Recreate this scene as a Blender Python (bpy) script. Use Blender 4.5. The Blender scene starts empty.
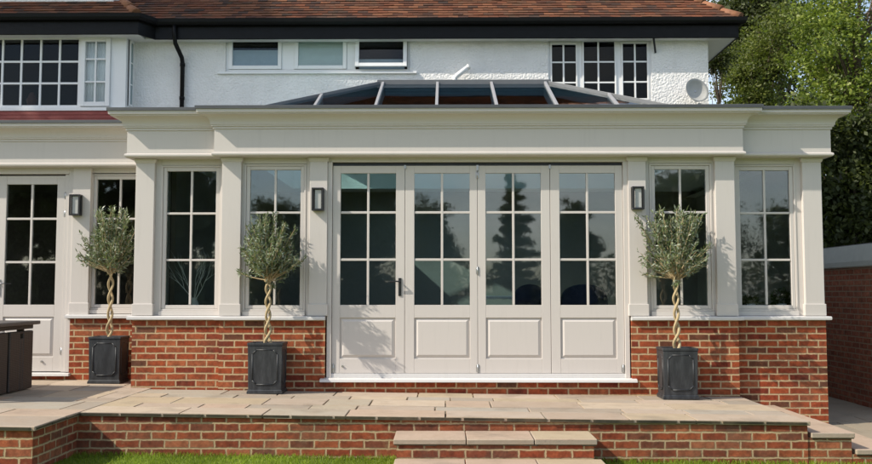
import bpy, bmesh, math, random
import numpy as np
from mathutils import Vector, Matrix
random.seed(7); rng = np.random.default_rng(11)
S = bpy.context.scene; COL = S.collection
R = math.radians
SUN = Vector((-2.55, -1.0, 2.3)).normalized()      # towards the sun

# ------------------------------------------------------------------ node helpers
class NT:
    def __init__(s, name):
        s.m = bpy.data.materials.new(name); s.m.use_nodes = True
        s.t = s.m.node_tree; s.t.nodes.clear()
        s.out = s.t.nodes.new('ShaderNodeOutputMaterial')
    def n(s, typ, **kw):
        nd = s.t.nodes.new('ShaderNode' + typ)
        for k, v in kw.items(): setattr(nd, k, v)
        return nd
    def link(s, a, b): s.t.links.new(a, b)
    def put(s, sock, v):
        if hasattr(v, 'is_output'): s.link(v, sock)
        else: sock.default_value = v
    def math(s, op, a, b=0.0, c=None):
        nd = s.n('Math', operation=op); s.put(nd.inputs[0], a); s.put(nd.inputs[1], b)
        if c is not None: s.put(nd.inputs[2], c)
        return nd.outputs[0]
    def noise(s, vec, scale, detail=3, rough=.55):
        nd = s.n('TexNoise'); nd.inputs['Scale'].default_value = scale
        nd.inputs['Detail'].default_value = detail; nd.inputs['Roughness'].default_value = rough
        if vec is not None: s.link(vec, nd.inputs['Vector'])
        return nd.outputs['Fac']
    def ramp(s, fac, stops, interp='LINEAR'):
        nd = s.n('ValToRGB'); nd.color_ramp.interpolation = interp
        e = nd.color_ramp.elements
        while len(e) < len(stops): e.new(0.5)
        for i, (p, c) in enumerate(stops):
            e[i].position = p
            e[i].color = (c, c, c, 1) if isinstance(c, (int, float)) else (*c, 1)
        s.put(nd.inputs[0], fac); return nd.outputs[0]
    def mix(s, fac, a, b, mode='MIX'):
        nd = s.n('Mix', data_type='RGBA', blend_type=mode)
        s.put(nd.inputs[0], fac)
        for i, v in ((6, a), (7, b)):
            s.put(nd.inputs[i], (*v, 1) if isinstance(v, tuple) and len(v) == 3 else v)
        return nd.outputs[2]
    def maprange(s, v, a, b, c=0., d=1., smooth=True):
        nd = s.n('MapRange', interpolation_type='SMOOTHSTEP' if smooth else 'LINEAR')
        for i, x in enumerate((v, a, b, c, d)): s.put(nd.inputs[i], x)
        return nd.outputs[0]
    def bump(s, h, strength=.4, dist=.01, normal=None):
        nd = s.n('Bump'); nd.inputs['Strength'].default_value = strength
        nd.inputs['Distance'].default_value = dist; s.link(h, nd.inputs['Height'])
        if normal: s.link(normal, nd.inputs['Normal'])
        return nd.outputs[0]
    def principled(s, color, rough=.6, normal=None, metallic=0., spec=.5):
        p = s.n('BsdfPrincipled')
        s.put(p.inputs['Base Color'], (*color, 1) if isinstance(color, tuple) else color)
        s.put(p.inputs['Roughness'], rough); s.put(p.inputs['Metallic'], metallic)
        p.inputs['Specular IOR Level'].default_value = spec
        if normal: s.link(normal, p.inputs['Normal'])
        s.link(p.outputs[0], s.out.inputs[0]); return p
    def uv(s): return s.n('UVMap').outputs[0]
    def pos(s): return s.n('NewGeometry').outputs['Position']
    def island(s): return s.n('NewGeometry').outputs['Random Per Island']

def plain(name, c, rough=.5, var=.08, metallic=0., bumps=0., scale=9., spec=.5):
    m = NT(name); p = m.pos()
    f = m.noise(p, scale, 4)
    col = m.mix(f, tuple(x*(1-var) for x in c), tuple(min(1, x*(1+var)) for x in c))
    nm = m.bump(m.noise(p, 260, 2), bumps, .002) if bumps else None
    rr = m.maprange(m.noise(p, scale*2.3, 3), .3, .7, rough*.85, min(1, rough*1.15))
    m.principled(col, rr, nm, metallic, spec); return m.m

def paint(name, c, rough=.42):
    m = NT(name); p = m.pos()
    col = m.mix(m.noise(p, 1.4, 4), tuple(x*.965 for x in c), tuple(x*1.02 for x in c))
    st = m.n('Mapping'); st.inputs['Scale'].default_value = (14, 14, 1.2); m.link(p, st.inputs['Vector'])
    dirt = m.maprange(m.noise(st.outputs[0], 1.6, 5, .65), .5, .8, 0, .22)
    col = m.mix(dirt, col, tuple(x*.72 for x in c))
    m.principled(col, rough, m.bump(m.noise(p, 55, 3), .05, .004)); return m.m

def brick(name, tones, mortar, voff=.055, uoff=0., grime=.0, bw=.225, bh=.075, joint=.0066, moss=False, wobble=.012):
    m = NT(name); uv = m.uv(); pos = m.pos()
    sp = m.n('SeparateXYZ'); m.link(uv, sp.inputs[0])
    wob = m.math('MULTIPLY', m.math('SUBTRACT', m.noise(pos, 17, 3), .5), wobble)
    u = m.math('ADD', m.math('ADD', sp.outputs[0], 100+uoff), wob)
    v = m.math('ADD', m.math('SUBTRACT', sp.outputs[1], voff-bh*100), wob)
    vr = m.math('DIVIDE', v, bh); row = m.math('FLOOR', vr)
    rn = m.n('TexWhiteNoise', noise_dimensions='1D'); m.link(row, rn.inputs['W'])
    off = m.math('ADD', m.math('MULTIPLY', m.math('MODULO', row, 2.), .5), m.math('MULTIPLY', rn.outputs[0], .1))
    cu = m.math('ADD', m.math('DIVIDE', u, bw), off); colm = m.math('FLOOR', cu)
    fu = m.math('MULTIPLY', m.math('FRACT', cu), bw); fv = m.math('MULTIPLY', m.math('FRACT', vr), bh)
    e = m.math('MINIMUM', m.math('MINIMUM', fu, m.math('SUBTRACT', bw, fu)), m.math('MINIMUM', fv, m.math('SUBTRACT', bh, fv)))
    mask = m.maprange(m.math('ADD', e, m.math('MULTIPLY', m.math('SUBTRACT', m.noise(pos, 70, 3), .5), .006)), joint-.0014, joint+.0016)
    cb = m.n('CombineXYZ'); m.link(colm, cb.inputs[0]); m.link(row, cb.inputs[1])
    wn = m.n('TexWhiteNoise', noise_dimensions='2D'); m.link(cb.outputs[0], wn.inputs['Vector'])
    k = len(tones)
    col = m.ramp(wn.outputs['Value'], [(i/k, t) for i, t in enumerate(tones)], 'CONSTANT')
    sand = m.noise(pos, 42, 5, .7)
    col = m.mix(m.maprange(sand, .3, .75, 0, .45), col, m.mix(.5, col, (.10, .045, .03)))
    col = m.mix(m.maprange(m.noise(pos, 17, 4, .6), .58, .75, 0, .35), col, (.46, .21, .10))
    shade = m.noise(pos, 13, 5, .72)
    col = m.mix(1.0, col, m.ramp(shade, [(.28, (.36, .30, .27)), (.5, (.76, .62, .58)), (.74, (1.2, 1.04, .98))]), 'MULTIPLY')
    col = m.mix(m.maprange(e, joint, joint+.010, .45, 0), col, m.mix(.5, tuple(mortar), (.12, .07, .05)))
    mc = m.mix(m.noise(pos, 30, 4), tuple(x*.78 for x in mortar), tuple(x*1.15 for x in mortar))
    c = m.mix(mask, mc, col)
    if grime:
        g = m.maprange(m.noise(pos, 2.1, 6, .68), .45, .75, 0, grime)
        c = m.mix(g, c, (.085, .065, .045))
        g2 = m.maprange(m.noise(pos, 6.1, 6, .68), .6, .78, 0, grime*.8)
        c = m.mix(g2, c, (.33, .235, .13))
    if moss:
        c = m.mix(m.maprange(m.noise(pos, 3.4, 6, .7), .62, .75, 0, .5), c, (.05, .06, .02))
    h = m.math('ADD', m.math('MULTIPLY', mask, 1.), m.math('MULTIPLY', sand, .35))
    m.principled(c, .86, m.bump(h, .75, .006), spec=.25); return m.m

def leafmat(name, cols, trans=.35, rough=.5, back=None, spec=.35):
    m = NT(name)
    col = m.ramp(m.island(), [(i/(len(cols)-1), c) for i, c in enumerate(cols)])
    nz = m.noise(m.pos(), 1.25, 3)
    col = m.mix(m.maprange(nz, .38, .62, 0, .75), col, m.mix(.7, col, tuple(x*.55 for x in cols[0])))  # light and shaded clumps put into the leaf colour by noise
    if back is not None:
        g = m.n('NewGeometry'); col = m.mix(g.outputs['Backfacing'], col, back)
    p = m.n('BsdfPrincipled'); m.link(col, p.inputs['Base Color'])
    p.inputs['Roughness'].default_value = rough; p.inputs['Specular IOR Level'].default_value = spec
    t = m.n('BsdfTranslucent'); m.link(m.mix(.45, col, (.22, .30, .03)), t.inputs['Color'])
    mx = m.n('MixShader'); mx.inputs[0].default_value = trans
    m.link(p.outputs[0], mx.inputs[1]); m.link(t.outputs[0], mx.inputs[2]); m.link(mx.outputs[0], m.out.inputs[0])
    return m.m

def glass(name, tint, ior=1.62, wav=.0030, rough=.022):
    m = NT(name); p = m.pos()
    nm = m.bump(m.noise(p, 1.9, 1, .4), .5, wav)
    fr = m.n('Fresnel'); fr.inputs['IOR'].default_value = ior; m.link(nm, fr.inputs['Normal'])
    tr = m.n('BsdfTransparent'); tr.inputs['Color'].default_value = (*tint, 1)
    gl = m.n('BsdfGlossy'); gl.inputs['Roughness'].default_value = rough; m.link(nm, gl.inputs['Normal'])
    gl.inputs['Color'].default_value = (.95, .98, 1, 1)
    mx = m.n('MixShader'); m.link(fr.outputs[0], mx.inputs[0]); m.link(tr.outputs[0], mx.inputs[1]); m.link(gl.outputs[0], mx.inputs[2])
    m.link(mx.outputs[0], m.out.inputs[0]); return m.m

M = {}
M['cream'] = paint('cream_paint', (.575, .533, .497))
M['sillwhite'] = paint('white_sill_paint', (.60, .585, .57))
M['upvc'] = plain('white_window_plastic', (.78, .78, .77), .35, .03)
M['lead'] = plain('grey_lead_flashing', (.062, .067, .073), .55, .2)
M['black'] = plain('black_gutter_plastic', (.0055, .0055, .006), .45, .2, spec=.18)
M['soffit'] = paint('white_soffit_paint', (.74, .73, .70), .5)
bt = [(.35, .078, .028), (.41, .105, .038), (.24, .050, .024), (.43, .145, .060), (.36, .088, .033), (.30, .092, .043), (.40, .100, .036), (.17, .075, .042), (.37, .125, .055), (.32, .070, .028), (.41, .118, .045), (.35, .082, .030)]
M['brick'] = brick('red_brickwork', bt, (.51, .375, .215), grime=.34)
bt2 = [(.32, .090, .038), (.38, .125, .055), (.25, .070, .034), (.41, .165, .080), (.34, .098, .042), (.22, .085, .048), (.37, .140, .07), (.30, .078, .034), (.40, .130, .055)]
M['oldbrick'] = brick('weathered_garden_brickwork', bt2, (.44, .33, .19), voff=-.06, uoff=.07, grime=.6, moss=True, wobble=.02)
bt3 = [(.42, .17, .10), (.46, .19, .115), (.37, .145, .085), (.50, .22, .13), (.44, .18, .11)]
M['garagebrick'] = brick('dull_outbuilding_brickwork', bt3, (.34, .24, .16), voff=.0, grime=.3)

def dash():
    m = NT('white_pebbledash_render'); p = m.pos()
    v = m.n('TexVoronoi'); v.inputs['Scale'].default_value = 29; m.link(p, v.inputs['Vector'])
    n1 = m.noise(p, 26, 4, .7)
    h = m.math('ADD', m.math('MULTIPLY', v.outputs['Distance'], -.6), n1)
    col = m.mix(m.maprange(m.noise(p, 1.1, 5, .65), .35, .75, 0, 1), (.83, .82, .80), (.73, .72, .70))
    st = m.n('Mapping'); st.inputs['Scale'].default_value = (11, 11, .8); m.link(p, st.inputs['Vector'])
    col = m.mix(m.maprange(m.noise(st.outputs[0], 1.2, 5, .7), .54, .8, 0, .16), col, (.45, .43, .39))
    m.principled(col, .85, m.bump(h, .8, .02), spec=.2); return m.m
M['dash'] = dash()

def slabmat(name, cols, dark):
    m = NT(name); p = m.pos()
    col = m.ramp(m.island(), [(i/(len(cols)-1), c) for i, c in enumerate(cols)])
    n1 = m.noise(p, 5.5, 6, .65); n2 = m.noise(p, 2.0, 5, .6)
    col = m.mix(m.maprange(n1, .35, .7, 0, .3), col, (.30, .215, .14))
    col = m.mix(m.maprange(n2, .5, .75, 0, .5), col, dark)
    col = m.mix(m.maprange(m.noise(p, 40, 3), .6, .75, 0, .3), col, tuple(x*.6 for x in dark))
    m.principled(col, .78, m.bump(m.math('ADD', n1, m.math('MULTIPLY', m.noise(p, 30, 4), .4)), .45, .012), spec=.3); return m.m
M['slab'] = slabmat('sandstone_paving', [(.37, .30, .225), (.43, .345, .27), (.29, .25, .20), (.41, .30, .22), (.33, .30, .25), (.39, .31, .205), (.46, .375, .29)], (.17, .14, .105))
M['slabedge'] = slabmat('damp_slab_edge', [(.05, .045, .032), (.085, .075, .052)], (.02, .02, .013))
M['pathslab'] = slabmat('side_path_paving', [(.24, .21, .16), (.27, .23, .17), (.2, .18, .14)], (.13, .11, .085))
M['bed'] = plain('sandy_mortar_bed', (.115, .10, .065), .9, .45, scale=4)

def tilemat():
    m = NT('old_clay_roof_tiles'); p = m.pos()
    col = m.ramp(m.island(), [(0, (.095, .038, .021)), (.2, (.155, .056, .028)), (.4, (.058, .028, .020)), (.6, (.195, .080, .040)), (.8, (.11, .052, .031)), (1, (.045, .030, .025))])
    col = m.mix(m.maprange(m.noise(p, 1.5, 5, .7), .52, .7, 0, .55), col, (.085, .062, .035))
    col = m.mix(m.maprange(m.noise(p, 9, 5, .7), .62, .72, 0, .6), col, (.15, .125, .075))
    col = m.mix(m.maprange(m.noise(p, 2.7, 4, .7), .55, .7, 0, .5), col, (.038, .030, .026))
    m.principled(col, .85, m.bump(m.noise(p, 60, 4), .4, .006), spec=.2); return m.m
M['tile'] = tilemat()
M['hiptile'] = plain('orange_hip_tile', (.22, .095, .045), .85, .6, bumps=.3, scale=14)
M['redtile'] = plain('dark_red_hung_tile', (.20, .038, .028), .6, .3, scale=14)
M['glass'] = glass('window_glass', (.95, .97, .96), 1.78)
M['lglass'] = glass('tinted_lantern_glass', (.72, .92, .94), 1.45)
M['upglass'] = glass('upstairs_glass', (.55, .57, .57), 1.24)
M['clear'] = glass('clear_glass', (.97, .98, .98), 1.30)
def frosted():
    m = NT('frosted_glass')
    m.principled(m.mix(m.noise(m.pos(), 1.2, 2), (.20, .28, .30), (.26, .34, .35)), .12, spec=.8); return m.m
M['frost'] = frosted()
M['bluepanel'] = plain('blue_grey_panel', (.30, .38, .43), .8, .12)
M['greenpanel'] = plain('pale_green_panel', (.46, .53, .51), .8, .08)
M['net'] = plain('net_curtain', (.80, .83, .83), .9, .08)
M['alum'] = plain('pale_grey_lantern_frame', (.27, .27, .275), .45, .08)
M['alumdark'] = plain('grey_lantern_hip_cap', (.11, .115, .12), .45, .1)
M['iron'] = plain('black_metal', (.016, .016, .017), .4, .2)
M['steel'] = plain('brushed_steel', (.45, .45, .45), .35, .1, .8)
M['lampglass'] = plain('opal_lamp_glass', (.44, .44, .42), .3, .05)
def planterm():
    m = NT('dark_lead_look_planter'); p = m.pos()
    st = m.n('Mapping'); st.inputs['Scale'].default_value = (9, 9, 2); m.link(p, st.inputs['Vector'])
    c = m.mix(m.maprange(m.noise(st.outputs[0], 2, 5, .65), .35, .75), (.018, .020, .023), (.046, .050, .054))
    m.principled(c, .48, m.bump(m.noise(p, 45, 4), .15, .004)); return m.m
M['planter'] = planterm()
M['soil'] = plain('potting_soil', (.03, .022, .016), .95, .4)
def barkm(name, a, b):
    m = NT(name); p = m.pos()
    st = m.n('Mapping'); st.inputs['Scale'].default_value = (30, 30, 9); m.link(p, st.inputs['Vector'])
    n1 = m.noise(st.outputs[0], 1.5, 5, .7)
    m.principled(m.mix(n1, a, b), .85, m.bump(n1, .6, .006), spec=.2); return m.m
M['olivebark'] = barkm('pale_olive_bark', (.28, .21, .11), (.52, .42, .26))
M['bark'] = barkm('tree_bark', (.06, .045, .03), (.14, .11, .08))
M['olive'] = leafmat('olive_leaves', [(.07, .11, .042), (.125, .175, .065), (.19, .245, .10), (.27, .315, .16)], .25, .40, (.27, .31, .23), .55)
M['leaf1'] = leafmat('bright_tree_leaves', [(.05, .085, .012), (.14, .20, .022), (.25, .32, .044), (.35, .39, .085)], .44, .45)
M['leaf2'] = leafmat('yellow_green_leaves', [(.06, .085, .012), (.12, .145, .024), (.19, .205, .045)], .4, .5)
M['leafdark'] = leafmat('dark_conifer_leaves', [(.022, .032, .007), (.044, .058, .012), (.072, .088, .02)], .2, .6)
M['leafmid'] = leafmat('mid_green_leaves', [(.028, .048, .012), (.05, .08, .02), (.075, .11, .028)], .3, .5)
M['blade'] = leafmat('grass_blades', [(.20, .30, .02), (.27, .41, .03), (.36, .50, .05), (.42, .46, .13)], .5, .5, None, .25)
def lawnm():
    m = NT('lawn_turf'); p = m.pos()
    c = m.mix(m.noise(p, 3, 5, .7), (.11, .165, .03), (.155, .22, .05))
    m.principled(c, .95, m.bump(m.noise(p, 90, 3), .8, .02), spec=.1); return m.m
M['lawn'] = lawnm()
M['ground'] = plain('rough_ground', (.07, .08, .03), .95, .3)
M['floor'] = plain('room_floor', (.28, .22, .16), .5, .1)
M['roomwall'] = plain('room_wall_paint', (.28, .25, .225), .8, .05)
M['roomwhite'] = plain('white_room_paint', (.84, .85, .84), .7, .03)
M['navy'] = plain('navy_upholstery', (.022, .032, .085), .8, .2, bumps=.2)
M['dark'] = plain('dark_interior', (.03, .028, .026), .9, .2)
M['timber'] = plain('dark_timber', (.09, .055, .03), .6, .2)
M['felt'] = plain('roofing_felt', (.13, .13, .13), .9, .2)
M['fascia'] = plain('grey_green_fascia', (.40, .42, .38), .6, .12)
M['dishm'] = plain('weathered_dish_metal', (.40, .395, .37), .6, .2)
M['pink'] = plain('pink_ornament_china', (.45, .20, .15), .5, .1)
M['whitetwig'] = plain('white_painted_twig', (.75, .74, .72), .7, .05)
def rattan():
    m = NT('woven_brown_rattan'); uv = m.uv()
    sp = m.n('SeparateXYZ'); m.link(uv, sp.inputs[0])
    a = m.math('FRACT', m.math('MULTIPLY', sp.outputs[1], 70)); b = m.math('FRACT', m.math('MULTIPLY', sp.outputs[0], 26))
    h = m.math('MULTIPLY', m.math('PINGPONG', a, .5), m.math('ADD', m.math('PINGPONG', b, .5), .4))
    c = m.mix(m.maprange(h, .05, .4), (.028, .022, .018), (.075, .058, .048))
    m.principled(c, .55, m.bump(h, .8, .006)); return m.m
M['rattan'] = rattan()
M['tabletop'] = plain('grey_brown_table_top', (.085, .072, .066), .45, .2)

# ------------------------------------------------------------------ mesh builder
def link_obj(name, me, parent=None, loc=None):
    o = bpy.data.objects.new(name, me); COL.objects.link(o)
    if parent: o.parent = parent
    if loc: o.location = loc
    return o
def base_of(o):
    v = Vector((0, 0, 0))
    while o: v += o.location; o = o.parent
    return v
def boxuv(me):
    n = len(me.loops); 
    if n == 0: return
    co = np.empty(len(me.vertices)*3, 'f'); me.vertices.foreach_get('co', co); co = co.reshape(-1, 3)
    li = np.empty(n, 'i'); me.loops.foreach_get('vertex_index', li)
    nr = np.empty(len(me.polygons)*3, 'f'); me.polygons.foreach_get('normal', nr); nr = np.abs(nr.reshape(-1, 3))
    tot = np.empty(len(me.polygons), 'i'); me.polygons.foreach_get('loop_total', tot)
    ax = np.repeat(np.argmax(nr*np.array([1, 1, 1.001]), 1), tot); c = co[li]
    u = np.where(ax == 0, c[:, 1]+.1125, c[:, 0]); v = np.where(ax == 2, c[:, 1], c[:, 2])
    lay = me.uv_layers.new(name='UVMap'); lay.data.foreach_set('uv', np.stack([u, v], 1).astype('f').ravel())
class MB:
    def __init__(s): s.v = []; s.f = []; s.sm = []
    def add(s, vs, fs, smooth=False):
        k = len(s.v); s.v += [tuple(p) for p in vs]; s.f += [tuple(i+k for i in f) for f in fs]; s.sm += [smooth]*len(fs); return s
    def box(s, x0, x1, y0, y1, z0, z1):
        return s.add([(x0, y0, z0), (x1, y0, z0), (x1, y1, z0), (x0, y1, z0), (x0, y0, z1), (x1, y0, z1), (x1, y1, z1), (x0, y1, z1)],
                     [(0, 3, 2, 1), (4, 5, 6, 7), (0, 1, 5, 4), (1, 2, 6, 5), (2, 3, 7, 6), (3, 0, 4, 7)])
    def hexa(s, p):
        return s.add(p, [(0, 3, 2, 1), (4, 5, 6, 7), (0, 1, 5, 4), (1, 2, 6, 5), (2, 3, 7, 6), (3, 0, 4, 7)])
    def frame(s, x0, x1, z0, z1, w, y0, y1, wb=None, wt=None):
        wb = w if wb is None else wb; wt = w if wt is None else wt
        s.box(x0, x0+w, y0, y1, z0, z1); s.box(x1-w, x1, y0, y1, z0, z1)
        s.box(x0+w, x1-w, y0+.0008, y1-.0008, z0, z0+wb); s.box(x0+w, x1-w, y0+.0008, y1-.0008, z1-wt, z1); return s
    def tube(s, pts, radii, seg=8, caps=True, smooth=True):
        pts = [Vector(p) for p in pts]
        if isinstance(radii, (int, float)): radii = [radii]*len(pts)
        vs = []; up = None
        for i, p in enumerate(pts):
            d = (pts[min(i+1, len(pts)-1)]-pts[max(i-1, 0)]).normalized()
            if up is None: up = Vector((0, 0, 1)) if abs(d.z) < .9 else Vector((1, 0, 0))
            a = d.cross(up); a.normalize(); b = a.cross(d).normalized(); up = b
            for k in range(seg):
                t = 2*math.pi*k/seg; vs.append(p+(a*math.cos(t)+b*math.sin(t))*radii[i])
        fs = []
        for i in range(len(pts)-1):
            for k in range(seg):
                k2 = (k+1) % seg; fs.append((i*seg+k, i*seg+k2, (i+1)*seg+k2, (i+1)*seg+k))
        s.add(vs, fs, smooth)
        if caps:
            n = len(s.v)-len(vs)
            s.f += [tuple(n+k for k in range(seg))[::-1], tuple(n+(len(pts)-1)*seg+k for k in range(seg))]; s.sm += [False, False]
        return s
    def lathe(s, prof, c=(0, 0, 0), seg=24):
        vs = [(c[0]+r*math.cos(2*math.pi*k/seg), c[1]+r*math.sin(2*math.pi*k/seg), c[2]+z) for r, z in prof for k in range(seg)]
        fs = [(i*seg+k, i*seg+(k+1) % seg, (i+1)*seg+(k+1) % seg, (i+1)*seg+k) for i in range(len(prof)-1) for k in range(seg)]
        return s.add(vs, fs, True)
    def sweep(s, path, prof, closed=False):
        # path: plan points; outward = right of travel; prof: (offset, z)
        n = len(path); nm = []
        def nrm(a, b):
            d = Vector((b[0]-a[0], b[1]-a[1])).normalized(); return Vector((d.y, -d.x))
        for i in range(n):
            if closed: a = nrm(path[i-1], path[i]); b = nrm(path[i], path[(i+1) % n])
            else:
                a = nrm(path[max(i-1, 0)], path[max(i, 1)]); b = nrm(path[min(i, n-2)], path[min(i+1, n-1)])
            m = a+b; nm.append(m/(m.dot(a)))
        k = len(prof)
        vs = [(path[i][0]+nm[i].x*o, path[i][1]+nm[i].y*o, z) for i in range(n) for o, z in prof]
        fs = []
        for i in range(n if closed else n-1):
            j = (i+1) % n
            for q in range(k-1): fs.append((i*k+q, j*k+q, j*k+q+1, i*k+q+1))
        return s.add(vs, fs)
    def prism(s, poly, axis, a, b):
        # poly of 2D points extruded along axis ('y': poly in x,z; 'x': poly in y,z; 'z': x,y)
        def P(p, t): return {'y': (p[0], t, p[1]), 'x': (t, p[0], p[1]), 'z': (p[0], p[1], t)}[axis]
        n = len(poly); vs = [P(p, a) for p in poly]+[P(p, b) for p in poly]
        fs = [tuple(range(n)), tuple(range(2*n-1, n-1, -1))]+[(i, i+n, (i+1) % n+n, (i+1) % n) for i in range(n)]
        return s.add(vs, fs)
    def build(s, name, mat, parent=None, bevel=0., fix=True, seg=2, mats=None):
        me = bpy.data.meshes.new(name); me.from_pydata(s.v, [], s.f)
        me.polygons.foreach_set('use_smooth', s.sm)
        if fix:
            bm = bmesh.new(); bm.from_mesh(me); bmesh.ops.recalc_face_normals(bm, faces=bm.faces); bm.to_mesh(me); bm.free()
        me.update(); boxuv(me)
        if parent:
            b = base_of(parent); me.transform(Matrix.Translation(-b))
        me.materials.append(M[mat] if isinstance(mat, str) else mat)
        o = link_obj(name, me, parent)
        if bevel:
            md = o.modifiers.new('bevel', 'BEVEL'); md.width = bevel; md.segments = seg; md.limit_method = 'ANGLE'; md.angle_limit = R(50)
            md.harden_normals = True
        return o
def tag(o, label=None, cat=None, group=None, kind=None):
    for k, v in (('label', label), ('category', cat), ('group', group), ('kind', kind)):
        if v: o[k] = v
    return o
def thing(name, loc, label, cat, group=None):
    o = bpy.data.objects.new(name, None); COL.objects.link(o); o.location = loc; o.empty_display_size = .2
    return tag(o, label, cat, group)
def copy_tree(o, parent=None):
    c = o.copy(); COL.objects.link(c)
    if parent: c.parent = parent
    for ch in list(o.children): copy_tree(ch, c)
    return c
def wall_holes(mb, x0, x1, z0, z1, y0, y1, holes):
    xs = sorted({x0, x1, *[h[0] for h in holes], *[h[1] for h in holes]}); zs = sorted({z0, z1, *[h[2] for h in holes], *[h[3] for h in holes]})
    for i in range(len(xs)-1):
        run = None
        for j in range(len(zs)-1):
            cx, cz = (xs[i]+xs[i+1])/2, (zs[j]+zs[j+1])/2
            solid = not any(h[0] < cx < h[1] and h[2] < cz < h[3] for h in holes)
            if solid:
                run = (run[0], zs[j+1]) if run else (zs[j], zs[j+1])
            if (not solid or j == len(zs)-2) and run:
                mb.box(xs[i], xs[i+1], y0, y1, *run); run = None
    return mb
def raw_mesh(name, co, faces_n, idx, mat, parent=None, smooth=False):
    # numpy mesh of polygons with equal vertex count
    me = bpy.data.meshes.new(name); n = len(idx)//faces_n
    me.vertices.add(len(co)); me.vertices.foreach_set('co', co.astype('f').ravel())
    me.loops.add(len(idx)); me.loops.foreach_set('vertex_index', idx.astype('i'))
    me.polygons.add(n); me.polygons.foreach_set('loop_start', np.arange(n, dtype='i')*faces_n)
    if smooth: me.polygons.foreach_set('use_smooth', np.ones(n, bool))
    me.update(calc_edges=True); me.materials.append(M[mat])
    return link_obj(name, me, parent)

# ------------------------------------------------------------------ setting
def pz(x): return .0013-.0117*x                   # the patio falls gently to the right
def lz(x): return -.385-.0115*x                   # so does the lawn
big = MB(); big.box(-400, 400, -400, 400, -1.6, -1.0)
tag(big.build('ground', 'ground'), kind='structure')
lw = MB()
lw.hexa([(-30, -60, lz(-30)-.6), (14, -60, lz(14)-.6), (14, -1.86, lz(14)-.6), (-30, -1.86, lz(-30)-.6),
         (-30, -60, lz(-30)), (14, -60, lz(14)), (14, -1.86, lz(14)), (-30, -1.86, lz(-30))])
tag(lw.build('lawn', 'lawn'), kind='structure')

PXL, PXR, PYF, PYW = -3.30, 3.27, -1.90, -2.78    # patio outline
def slab_field(mb, x0, x1, y0, y1, zf, th, rows=None, seed=1, edge=None):
    r = random.Random(seed); y = y0; i = 0; g = .013
    while y < y1-.02:
        d = rows[i % len(rows)]
        if y1-(y+d) < .18: d = y1-y
        x = x0-(.0 if i % 2 == 0 else .2)
        first = True
        while x < x1-.02:
            w = r.choice([.6, .9, .6, .75, .45, .9])
            if first and i % 2: w = r.choice([.4, .55])
            first = False
            if x1-(x+w) < .25: w = x1-x
            a, b = max(x, x0)+g/2, min(x+w, x1)-g/2; c, e = y+g/2, y+d-g/2
            dz = r.uniform(-.002, .002); j = lambda: r.uniform(-.003, .003)
            p = [(a+j(), c+j()), (b+j(), c+j()), (b+j(), e+j()), (a+j(), e+j())]
            if e > c+.05 and b > a+.05:
                mb.hexa([(px, py, zf(px)-th) for px, py in p]+[(px, py, zf(px)+dz+r.uniform(-.0012, .0012)) for px, py in p])
            x += w
        y += d; i += 1
    return mb
pat = MB()
slab_field(pat, PXL, PXR, PYF, .0, pz, .036, [.42, .29, .5, .29, .42], 3)
slab_field(pat, PXL-5.5, PXL, PYW, .86, pz, .036, [.6, .45, .6, .29, .6], 5)
o = pat.build('patio', 'slab', bevel=.004, seg=1); tag(o, kind='structure')
pb = MB()
pb.hexa([(PXL, PYF+.03, -1), (PXR-.03, PYF+.03, -1), (PXR-.03, .15, -1), (PXL, .15, -1)]+[(x, y, pz(x)-.030) for x, y in ((PXL, PYF+.03), (PXR-.03, PYF+.03), (PXR-.03, .15), (PXL, .15))])
pb.hexa([(PXL-5.6, PYW+.03, -1), (PXL-.03, PYW+.03, -1), (PXL-.03, .9, -1), (PXL-5.6, .9, -1)]+[(x, y, pz(x)-.031) for x, y in ((PXL-5.6, PYW+.03), (PXL-.03, PYW+.03), (PXL-.03, .9), (PXL-5.6, .9))])
tag(pb.build('patio_base', 'bed'), kind='structure')

# brick retaining wall with its rough stone edge
rw = thing('retaining_wall', (0, PYF, -.5), 'weathered low red brick retaining wall along the front edge of the patio, above the lawn', 'wall')
b = MB(); yf = PYF+.028; yw = PYW+.028; xl = PXL-.028; xr = PXR-.028
def wallbox(mb, x0, x1, y0, y1):
    mb.hexa([(x0, y0, -.9), (x1, y0, -.9), (x1, y1, -.9), (x0, y1, -.9), (x0, y0, pz(x0)-.036), (x1, y0, pz(x1)-.036), (x1, y1, pz(x1)-.036), (x0, y1, pz(x0)-.036)])
wallbox(b, xl, xr, yf-.003, yf+.1)
wallbox(b, PXL-5.6, xl, yw-.003, yw+.1); wallbox(b, xl-.1, xl, yw+.1, yf+.1)
wallbox(b, xr-.1, xr, yf+.1, .05)
b.build('brick_face', 'oldbrick', rw)
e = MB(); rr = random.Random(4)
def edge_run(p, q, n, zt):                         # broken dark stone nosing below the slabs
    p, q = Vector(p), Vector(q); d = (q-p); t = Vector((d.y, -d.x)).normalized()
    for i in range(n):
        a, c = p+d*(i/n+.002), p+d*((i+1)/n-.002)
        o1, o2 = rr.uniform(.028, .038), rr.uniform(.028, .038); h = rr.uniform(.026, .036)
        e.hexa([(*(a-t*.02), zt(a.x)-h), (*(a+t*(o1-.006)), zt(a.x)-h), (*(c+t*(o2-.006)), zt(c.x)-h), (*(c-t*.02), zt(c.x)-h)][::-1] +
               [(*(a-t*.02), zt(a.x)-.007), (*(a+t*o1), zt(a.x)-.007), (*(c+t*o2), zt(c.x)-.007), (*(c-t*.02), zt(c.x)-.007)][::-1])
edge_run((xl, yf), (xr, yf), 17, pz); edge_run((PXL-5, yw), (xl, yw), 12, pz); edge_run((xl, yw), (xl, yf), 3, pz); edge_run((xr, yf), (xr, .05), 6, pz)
e.build('stone_edge', 'slabedge', rw)

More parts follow.
